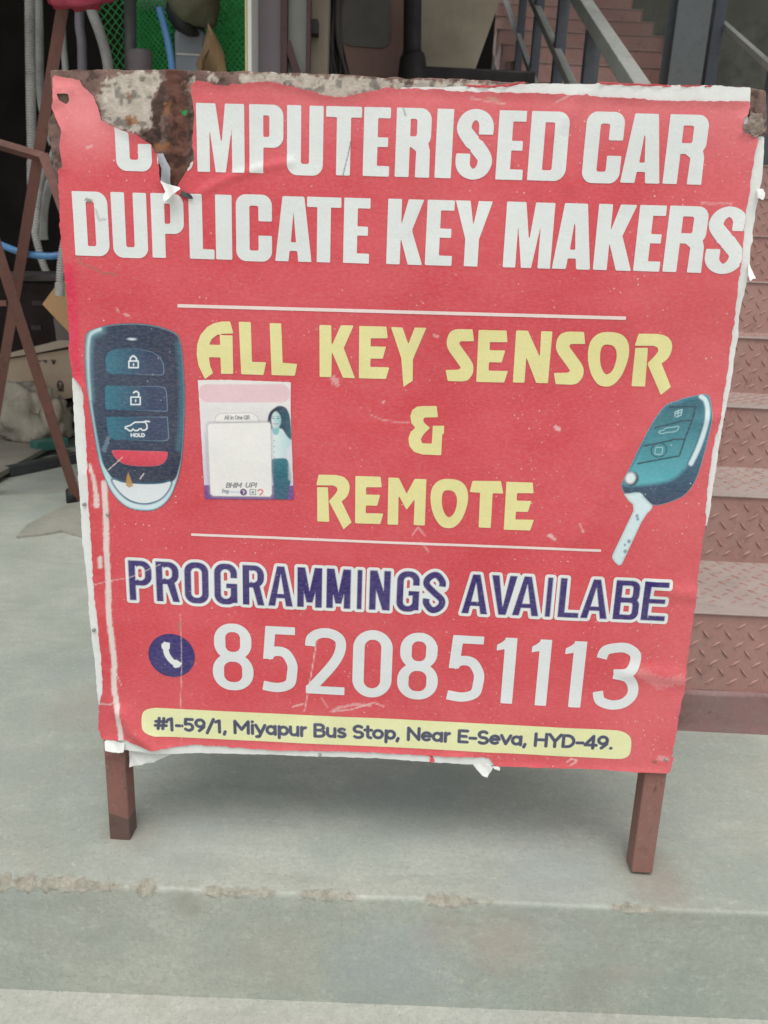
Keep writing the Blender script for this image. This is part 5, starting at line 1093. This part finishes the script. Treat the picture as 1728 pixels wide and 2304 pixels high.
def fob_c(x, z):
    u = (x - fx0) / (fx1 - fx0); zz = (z - fo[:, 1].min()) / (fo[:, 1].max() - fo[:, 1].min())
    D0 = s_poly(x, z, fo); DB = s_poly(x, z, fbody)
    C = grad(np.clip(-D0 / .0035, 0, 1), P(104, 148, 160), P(194, 212, 216))
    C = lay(C, np.abs(D0 + .0112) - .0011, P(44, 92, 114), .0012, .85)
    k = np.clip((zz - .19) / .12, 0, 1); k = k * k * (3 - 2 * k)
    DM = (DB - .0005) * (1 - k) + (D0 + .0012) * k
    body = grad(np.clip((u - .05) / .8, 0, 1), P(48, 64, 84), P(40, 50, 72)); body = body * (1.0 - .18 * np.clip((.35 - zz) / .2, 0, 1))[:, None]
    C = lay(C, DM, body, .0012)
    C = lay(C, s_line(x, z, fr1, .0052, r1=.0022), P(112, 158, 168), .0062, .9); C = lay(C, s_line(x, z, fr1, .0020, r1=.0008), P(196, 224, 226), .0022, .9)
    C = lay(C, s_line(x, z, fr2, .0014), P(150, 200, 208), .0016, .9); C = lay(C, s_line(x, z, fr3, .0030), P(62, 122, 138), .0050, .7)
    C = lay(C, np.abs(D0) - .0006, P(34, 56, 76), .0007, .85)
    t = np.clip((u - .22) / .42, 0, 1)
    for b in (b1_, b2_, b3_):
        D = s_poly(x, z, b); C = lay(C, D - .0032, P(38, 52, 76), .0028, .75); C = lay(C, D, grad(t, TE, P(44, 58, 88)), .0006)
        edge = np.clip(u * 1.9 - .75, 0, 1); C = C * (1 - (np.clip(.5 - (np.abs(D) - .0004) / .0008, 0, 1) * edge * .7)[:, None]) + P(150, 185, 200)[None] * (np.clip(.5 - (np.abs(D) - .0004) / .0008, 0, 1) * edge * .7)[:, None]
    D = s_poly(x, z, br_); C = lay(C, D - .0025, P(34, 44, 68), .0022, .8); C = lay(C, D, grad((zz - .2) / .1, P(178, 52, 72), P(205, 66, 84)), .0006); C = lay(C, np.abs(D) - .0004, P(225, 140, 150), .0005, .35)
    D = s_poly(x, z, floop); C = lay(C, D - .0022, P(40, 92, 116), .0018, .95); C = lay(C, D, P(208, 214, 216), .0006)
    W = P(214, 220, 222)
    for q in lock + unlock: C = lay(C, s_line(x, z, q, .0011), W, .0004)
    for q in (lb, ub, car): C = lay(C, s_line(x, z, q, .00095), W, .0004)
    C = lay(C, U(s_line(x, z, keyh, .0010, r1=.0006), s_line(x, z, keyh2, .0010, r1=.0006)), W, .0004); C = lay(C, s_line(x, z, hatch, .001), W, .0004)
    C = lay(C, small_text("HOLD", h0, h1, .0046, .0015, x, z), W, .0004)
    C = lay(C, s_ell(x, z, led[0], led[1], .0062, .0016), P(190, 205, 212), .0006)
    return lay(C, s_poly(x, z, leafp), P(176, 134, 72), .0006, .9)
tag(decal("key_fob_picture", sign, bbox(fo, .003), .0007, lambda X, Z: s_poly(X, Z, fo), fob_c, OF), "printed picture of a dark remote fob with a red button")
# ---- picture of the flip key
kb = spl(L('r5', [(1450, 626), (1488, 628), (1508, 655), (1520, 740), (1512, 830), (1482, 960), (1442, 1100), (1402, 1190), (1340, 1258), (1250, 1298), (1162, 1315), (1110, 1275), (1070, 1235), (985, 1242), (962, 1212), (960, 1175), (1002, 1095), (1080, 930), (1150, 798), (1230, 692), (1310, 664), (1325, 655)]), 3, True)
kf = spl(L('r5', [(1300, 684), (1430, 640), (1462, 668), (1470, 730), (1442, 880), (1392, 1018), (1330, 1112), (1240, 1168), (1060, 1192), (985, 1188), (972, 1170), (1012, 1088), (1100, 918), (1162, 798), (1235, 702)]), 3, True)
blade = L('r5', [(972, 1244), (1020, 1240), (1090, 1228), (1095, 1262), (1152, 1318), (1140, 1345), (1118, 1365), (1082, 1420), (960, 1682), (940, 1688), (915, 1665), (899, 1640), (904, 1618), (1032, 1350), (1030, 1310), (1005, 1290)])
chrome = spl(L('r5', [(1452, 640), (1480, 665), (1492, 730), (1475, 840), (1435, 960), (1390, 1055)]), 5); pad = L('r5', [(1255, 712), (1420, 704), (1395, 790), (1352, 905), (1318, 1008), (1060, 1056), (1100, 945), (1165, 830)])
kl = [L('r5', [(1255, 705), (1420, 702), (1395, 790), (1352, 905), (1318, 1008), (1060, 1056)]), L('r5', [(1165, 832), (1310, 800), (1322, 792), (1390, 788)]), L('r5', [(1100, 945), (1268, 912), (1282, 905), (1350, 905)])]
ic1 = [L('r5', [(1290, 765), (1290, 735), (1335, 720), (1328, 755), (1300, 768)]), L('r5', [(1310, 725), (1308, 762)]), L('r5', [(1295, 745), (1330, 738)])]; ic2 = spl(L('r5', [(1192, 855), (1215, 848), (1235, 835), (1280, 830), (1312, 825), (1308, 845), (1290, 858), (1240, 862), (1210, 870), (1192, 865)]), 3, True)
icc = L('r5', [(1190, 972)])[0]; piv = L('r5', [(1020, 1150)])[0]; dots = L('r5', [(1055, 1380), (1060, 1400), (1005, 1538), (980, 1560), (982, 1600)])
un = np.concatenate([kb, blade])
kz0, kz1 = kb[:, 1].min(), kb[:, 1].max()
def key_c(x, z):
    zz = (z - kz0) / (kz1 - kz0)
    DK = s_poly(x, z, kb); DF = s_poly(x, z, kf); DBl = s_poly(x, z, blade)
    C = np.broadcast_to(P(198, 216, 218), (len(x), 3)).copy()
    C = C * (1 - .25 * np.clip(1 + DBl / .0035, 0, 1))[:, None]
    for d_, r in zip(dots, (.0022, .0020, .0024, .0016, .0024)): C = lay(C, s_ell(x, z, d_[0], d_[1], r, r * 1.2), P(84, 120, 128), .001, .8)
    body = grad(zz, P(44, 58, 84), P(62, 128, 148)); C = lay(C, DK, body, .0006)
    face = grad(np.clip((zz - .18) / .75, 0, 1), P(88, 168, 178), P(34, 92, 106)); face = face * (1 + .12 * (fbm(x * 40, z * 40, 3) - .5))[:, None]
    C = lay(C, DF, face, .0035)
    C = lay(C, s_poly(x, z, pad), grad(np.clip((zz - .3) / .6, 0, 1), P(74, 152, 162), P(40, 96, 108)), .001, .8)
    for q in kl: C = lay(C, s_line(x, z, q, .0011), P(22, 58, 76), .0007, .9)
    C = lay(C, s_line(x, z, chrome, .0042, r1=.0048), P(50, 96, 116), .0012); C = lay(C, s_line(x, z, chrome, .0030, r1=.0034), P(200, 220, 222), .0012)
    ln = P(176, 208, 212)
    for q in ic1: C = lay(C, s_line(x, z, q, .0006), ln, .0005, .9)
    C = lay(C, np.abs(s_poly(x, z, ic2)) - .0005, ln, .0005, .9)
    C = lay(C, np.abs(s_ell(x, z, icc[0], icc[1], .0105, .0098)) - .0008, P(30, 80, 96), .0006); C = lay(C, np.abs(s_box(x, z, icc[0] - .005, icc[1] - .006, icc[0] + .005, icc[1] + .004, .002)) - .0005, ln, .0005, .9)
    C = lay(C, s_ell(x, z, piv[0], piv[1], .0100, .0105), P(52, 66, 82), .0015); C = lay(C, s_ell(x, z, piv[0] - .0015, piv[1] + .001, .0072, .0080), P(212, 222, 222), .002)
    return lay(C, np.abs(DK) - .0004, P(150, 190, 196), .0006, .55)
tag(decal("flip_key_picture", sign, bbox(un, .003), .0008, lambda X, Z: U(s_poly(X, Z, kb), s_poly(X, Z, blade)), key_c, OF), "printed picture of a teal flip key with a silver blade")

# ---- payment poster (paper pasted on the sheet)
po = L('r3', [(897, 587), (1100, 585), (1525, 601), (1524, 780), (1530, 960), (1545, 1394), (1250, 1393), (945, 1390), (925, 1050)])
pinkp = L('r3', [(962, 676), (1460, 676)]); cardp = spl(L('r3', [(975, 880), (1380, 872), (1390, 890), (1397, 1355), (1385, 1375), (1000, 1370), (982, 1355), (962, 895)]), 1, True)
tab = L('r3', [(1010, 872), (1018, 835), (1045, 812), (1265, 808), (1300, 835), (1315, 872)]); purp = L('r3', [(930, 1296), (1560, 1300), (1560, 1410), (930, 1410)])
hair = spl(L('r3', [(1440, 764), (1485, 772), (1512, 815), (1522, 880), (1528, 970), (1508, 962), (1480, 930), (1460, 915), (1398, 915), (1378, 895), (1376, 850), (1395, 800)]), 3, True)
face = L('r3', [(1424, 852)])[0]; shirt = L('r3', [(1410, 918), (1448, 912), (1490, 950), (1527, 985), (1526, 1030), (1502, 1042), (1492, 1112), (1394, 1118), (1392, 1000), (1396, 940)]); pants = spl(L('r3', [(1392, 1124), (1494, 1116), (1520, 1190), (1528, 1250), (1515, 1310), (1498, 1392), (1418, 1392), (1408, 1300), (1398, 1220)]), 3, True)
arm = L('r3', [(1512, 1035), (1526, 1100), (1525, 1250)])
def pl_(x, y): return L('r3', [(x, y)])[0]
pt_ = {'all': (pl_(1078, 852), pl_(1248, 851)), 'bhim': (pl_(1085, 1312), pl_(1190, 1312)), 'upi': (pl_(1215, 1312), pl_(1295, 1312)), 'pay': (pl_(1062, 1350), pl_(1108, 1350))}
pz0, pz1 = po[:, 1].min(), po[:, 1].max()
hairL = spl(L('r3', [(1374, 905), (1370, 850), (1388, 798), (1440, 764), (1432, 788), (1406, 810), (1394, 850), (1398, 900), (1388, 916)]), 3, True); hairR = spl(L('r3', [(1436, 764), (1488, 773), (1516, 825), (1526, 900), (1529, 985), (1508, 975), (1486, 945), (1468, 910), (1464, 865), (1452, 820), (1428, 790)]), 3, True)
def po_c(x, z):
    C = grad((z - pz0) / (pz1 - pz0) * 1.4 - .2, P(196, 190, 206), P(218, 216, 212))
    C = lay(C, s_line(x, z, pinkp, .0125), P(216, 186, 190), .0012)
    C = lay(C, s_poly(x, z, purp), P(112, 72, 136), .0008)
    C = lay(C, s_poly(x, z, pants), grad((z - pz0) / .09, P(48, 84, 108), P(26, 116, 128)), .0008)
    C = lay(C, s_line(x, z, arm, .0035), P(200, 205, 205), .0015, .6)
    C = lay(C, s_poly(x, z, hair), grad((x - face[0]) / .03 + .1, P(36, 42, 64), P(34, 80, 98)), .0010)
    C = lay(C, s_poly(x, z, shirt), grad((x - face[0]) / .035 + .3, P(218, 224, 222), P(160, 196, 198)), .0010)
    C = lay(C, s_ell(x, z, face[0], face[1] - .014, .005, .008), P(120, 178, 182), .0012)
    C = lay(C, s_ell(x, z, face[0] - .0005, face[1] - .0005, .0083, .0120), grad((x - face[0]) / .015 + .40, P(206, 218, 214), P(120, 178, 182)), .0010)
    hc = grad((x - face[0]) / .026 + .05, P(38, 42, 62), P(36, 92, 108))
    C = lay(C, s_poly(x, z, hairL), hc, .0010); C = lay(C, s_poly(x, z, hairR), hc, .0012)
    for dx in (-.0036, .0032): C = lay(C, s_ell(x, z, face[0] + dx, face[1] + .0012, .0015, .0007), P(52, 70, 86), .0005, .9); C = lay(C, s_line(x, z, [(face[0] + dx - .0015, face[1] + .0036), (face[0] + dx + .0015, face[1] + .0039)], .0004), P(60, 80, 92), .0005, .8)
    C = lay(C, s_line(x, z, [(face[0] - .0028, face[1] - .0058), (face[0], face[1] - .0068), (face[0] + .0026, face[1] - .0056)], .0006), P(176, 120, 130), .0006)
    C = lay(C, s_line(x, z, [(face[0] - .0002, face[1] + .001), (face[0] - .001, face[1] - .0028)], .0005), P(110, 160, 166), .0006, .7)
    for k in range(4): C = lay(C, s_ell(x, z, face[0] - .002, face[1] - .030 - .008 * k, .0007, .0007), P(90, 120, 130), .0005)
    D = s_poly(x, z, tab); C = lay(C, D, P(222, 221, 216), .0006); C = lay(C, np.abs(D) - .0004, P(150, 150, 152), .0005, .7)
    D = s_poly(x, z, cardp); C = lay(C, D - .0022, P(150, 146, 152), .0024, .55); C = lay(C, D, P(222, 221, 216), .0006); C = lay(C, np.abs(D) - .0004, P(180, 178, 180), .0005, .7)
    g = P(86, 86, 92); C = lay(C, small_text("All in One QR", *pt_['all'], .0052, .0010, x, z), g, .0005)
    C = lay(C, small_text("BHIM", *pt_['bhim'], .0068, .0014, x, z, .3), P(96, 98, 104), .0004); C = lay(C, small_text("UPI", *pt_['upi'], .0068, .0014, x, z, .3), P(96, 98, 104), .0004)
    C = lay(C, small_text("Pay", *pt_['pay'], .0056, .0011, x, z), P(90, 96, 120), .0005)
    q = pl_(1205, 1344); C = lay(C, s_ell(x, z, q[0], q[1], .0050, .0050), P(96, 62, 120), .0006); C = lay(C, s_line(x, z, [(q[0] - .001, q[1] + .002), (q[0] + .0015, q[1] + .001), (q[0], q[1] - .002)], .0006), P(220, 220, 220), .0005)
    q = pl_(1268, 1345); C = lay(C, np.abs(s_box(x, z, q[0] - .004, q[1] - .0035, q[0] + .004, q[1] + .004, .0008)) - .0005, P(80, 92, 96), .0005); C = lay(C, s_ell(x, z, q[0], q[1], .0016, .0016), P(70, 110, 110), .0006)
    q = pl_(1322, 1345); C = lay(C, s_line(x, z, spl([(q[0] - .004, q[1] + .002), (q[0], q[1] + .004), (q[0] + .003, q[1] + .001), (q[0] - .001, q[1] - .004)], 4), .0009), P(206, 72, 88), .0006)
    q = pl_(1142, 1344); C = lay(C, s_line(x, z, [(q[0] - .006, q[1]), (q[0] + .006, q[1])], .0012), P(140, 160, 196), .001, .5)
    q0, q1 = L('r3', [(965, 1250), (945, 940)]); C = lay(C, s_line(x, z, [q0, q1], .0006), P(150, 148, 154), .0008, .45)
    return C
tag(decal("payment_poster", sign, bbox(po, .003), .0007, lambda X, Z: s_poly(X, Z, po) + (fbm(X * 200, Z * 200, 2) - .5) * .0008, po_c, OF + .0003), "white payment poster with a printed woman and an empty code card")

# ---- torn and curling pieces
def flap(name, pts, lab, off0, dirn, lift, col=(1, 1, 1), m=None, res=.0012):
    """piece that lifts off the sheet along dirn (board local)"""
    pts = np.asarray(pts); dv = np.array(dirn, float); dv /= np.linalg.norm(dv); t = pts @ dv; t0, t1 = t.min(), t.max()
    hf = lambda x, z: lift * (np.clip(((x * dv[0] + z * dv[1]) - t0) / (t1 - t0), 0, 1) ** 1.6) + .0012 * np.sin(x * 260 + z * 140)
    o = decal(name, sign, bbox(pts, .003), res, lambda X, Z: s_poly(X, Z, pts) + (fbm(X * 220, Z * 220, 5) - .5) * .0014, col, off0, m or M_BACK, hf)
    s_ = o.modifiers.new('s', 'SOLIDIFY'); s_.thickness = .0004; s_.offset = -1
    return tag(o, lab)
GREYB = simple("grey_print_back", (.42, .43, .45), (.34, .35, .38), 40, .6, .3, 90)
flap("torn_flap", L('r1', [(530, 432), (562, 430), (580, 470), (600, 500), (598, 560), (600, 590), (560, 572), (546, 556), (552, 500), (540, 470)]), "grey curled back of the tear", .0025, (1, .1), .006, m=GREYB)
flap("torn_flap", L('r1', [(546, 556), (580, 572), (650, 594), (656, 602), (630, 622), (605, 640), (580, 662), (568, 640), (575, 610)]), "white paper curl hanging at the tip of the tear", .0045, (.6, -.6), .014)
flap("torn_flap", L('r1', [(648, 604), (672, 610), (690, 622), (708, 644), (680, 640), (660, 632), (640, 628)]), "dark pointed piece at the tip of the tear", .0042, (.6, -.3), .004, m=M_CHANNEL)  # near-black piece at the tear's tip
flap("torn_flap", L('z6', [(740, 255), (785, 262), (790, 300), (766, 352), (735, 330), (742, 300)]), "small curled white scrap at the upper edge", .003, (1, -.4), .010)
flap("torn_flap", L('z6', [(688, 815), (700, 880), (713, 955), (690, 948), (660, 975), (664, 930), (672, 860)]), "pointed white scrap hanging at the edge", .003, (.6, -1), .012)
flap("torn_flap", L('r6', [(196, 1020), (240, 1022), (295, 1035), (297, 1072), (270, 1076), (205, 1062)]), "white folded corner over the leg", .0035, (-.2, -1), .006)
flap("torn_flap", L('r6', [(298, 1040), (430, 1060), (560, 1062), (600, 1075), (520, 1112), (430, 1150), (305, 1175), (300, 1100)]), "limp white strip hanging below the corner", -.012, (0, -1), .004)
flap("torn_flap", L('r7', [(470, 1140), (560, 1148), (572, 1160), (545, 1205), (520, 1195), (490, 1165)]), "pointed white scrap under the lower edge", .001, (0, -1), .004)
flap("torn_flap", L('r7', [(565, 1148), (608, 1152), (604, 1168), (580, 1162)]), "tiny white curl under the lower edge", .003, (1, -.3), .004)
flap("torn_flap", L('r7', [(262, 1104), (272, 1102), (284, 1130), (256, 1134)]), "small red scrap on the white edge", .0018, (0, -1), .001, col=REDC, m=M_VINYL)
flap("torn_flap", L('r2', [(290, 102), (360, 108), (460, 105), (560, 94), (566, 100), (480, 114), (370, 120), (300, 114)]), "thin red scrap along the top edge", .0016, (0, 1), .002, col=REDC, m=M_VINYL)
flap("torn_flap", L('r2', [(888, 94), (1000, 100), (1200, 107), (1400, 111), (1400, 116), (1150, 113), (900, 104)]), "red sliver on the upper right edge", .0022, (0, 1), .001, col=REDC, m=M_VINYL)
o = decal("paper_residue", sign, bbox(fluff, .006), .0012, lambda X, Z: s_poly(X, Z, fluff) + (fbm(X * 190, Z * 190, 5) - .5) * .012, (1, 1, 1), .0030, simple("brown_paper_residue", (.36, .29, .235), (.20, .155, .125), 60, .9, .8, 200), lambda x, z: .003 * fbm(x * 260, z * 260, 8))
tag(o, "furry brown paper residue near the upper right corner")
# nail heads
for fr, x, y in (('zl', 280, 460), ('zl', 124, 392), ('r6', 1262, 1096), ('zl', 188, 1222), ('r7', 1430, 1118)):
    c = L(fr, [(x, y)])[0]; yy = -(.0030 + float(surf(np.array([c[0]]), np.array([c[1]]))[0]))
    bm = BM(); tube(bm, [(c[0], yy + .002, c[1]), (c[0], yy - .0012, c[1]), (c[0], yy - .0018, c[1])], [.0026, .0026, .0014], 12)
    spart("nail", bm, M_RAIL, smooth=True)
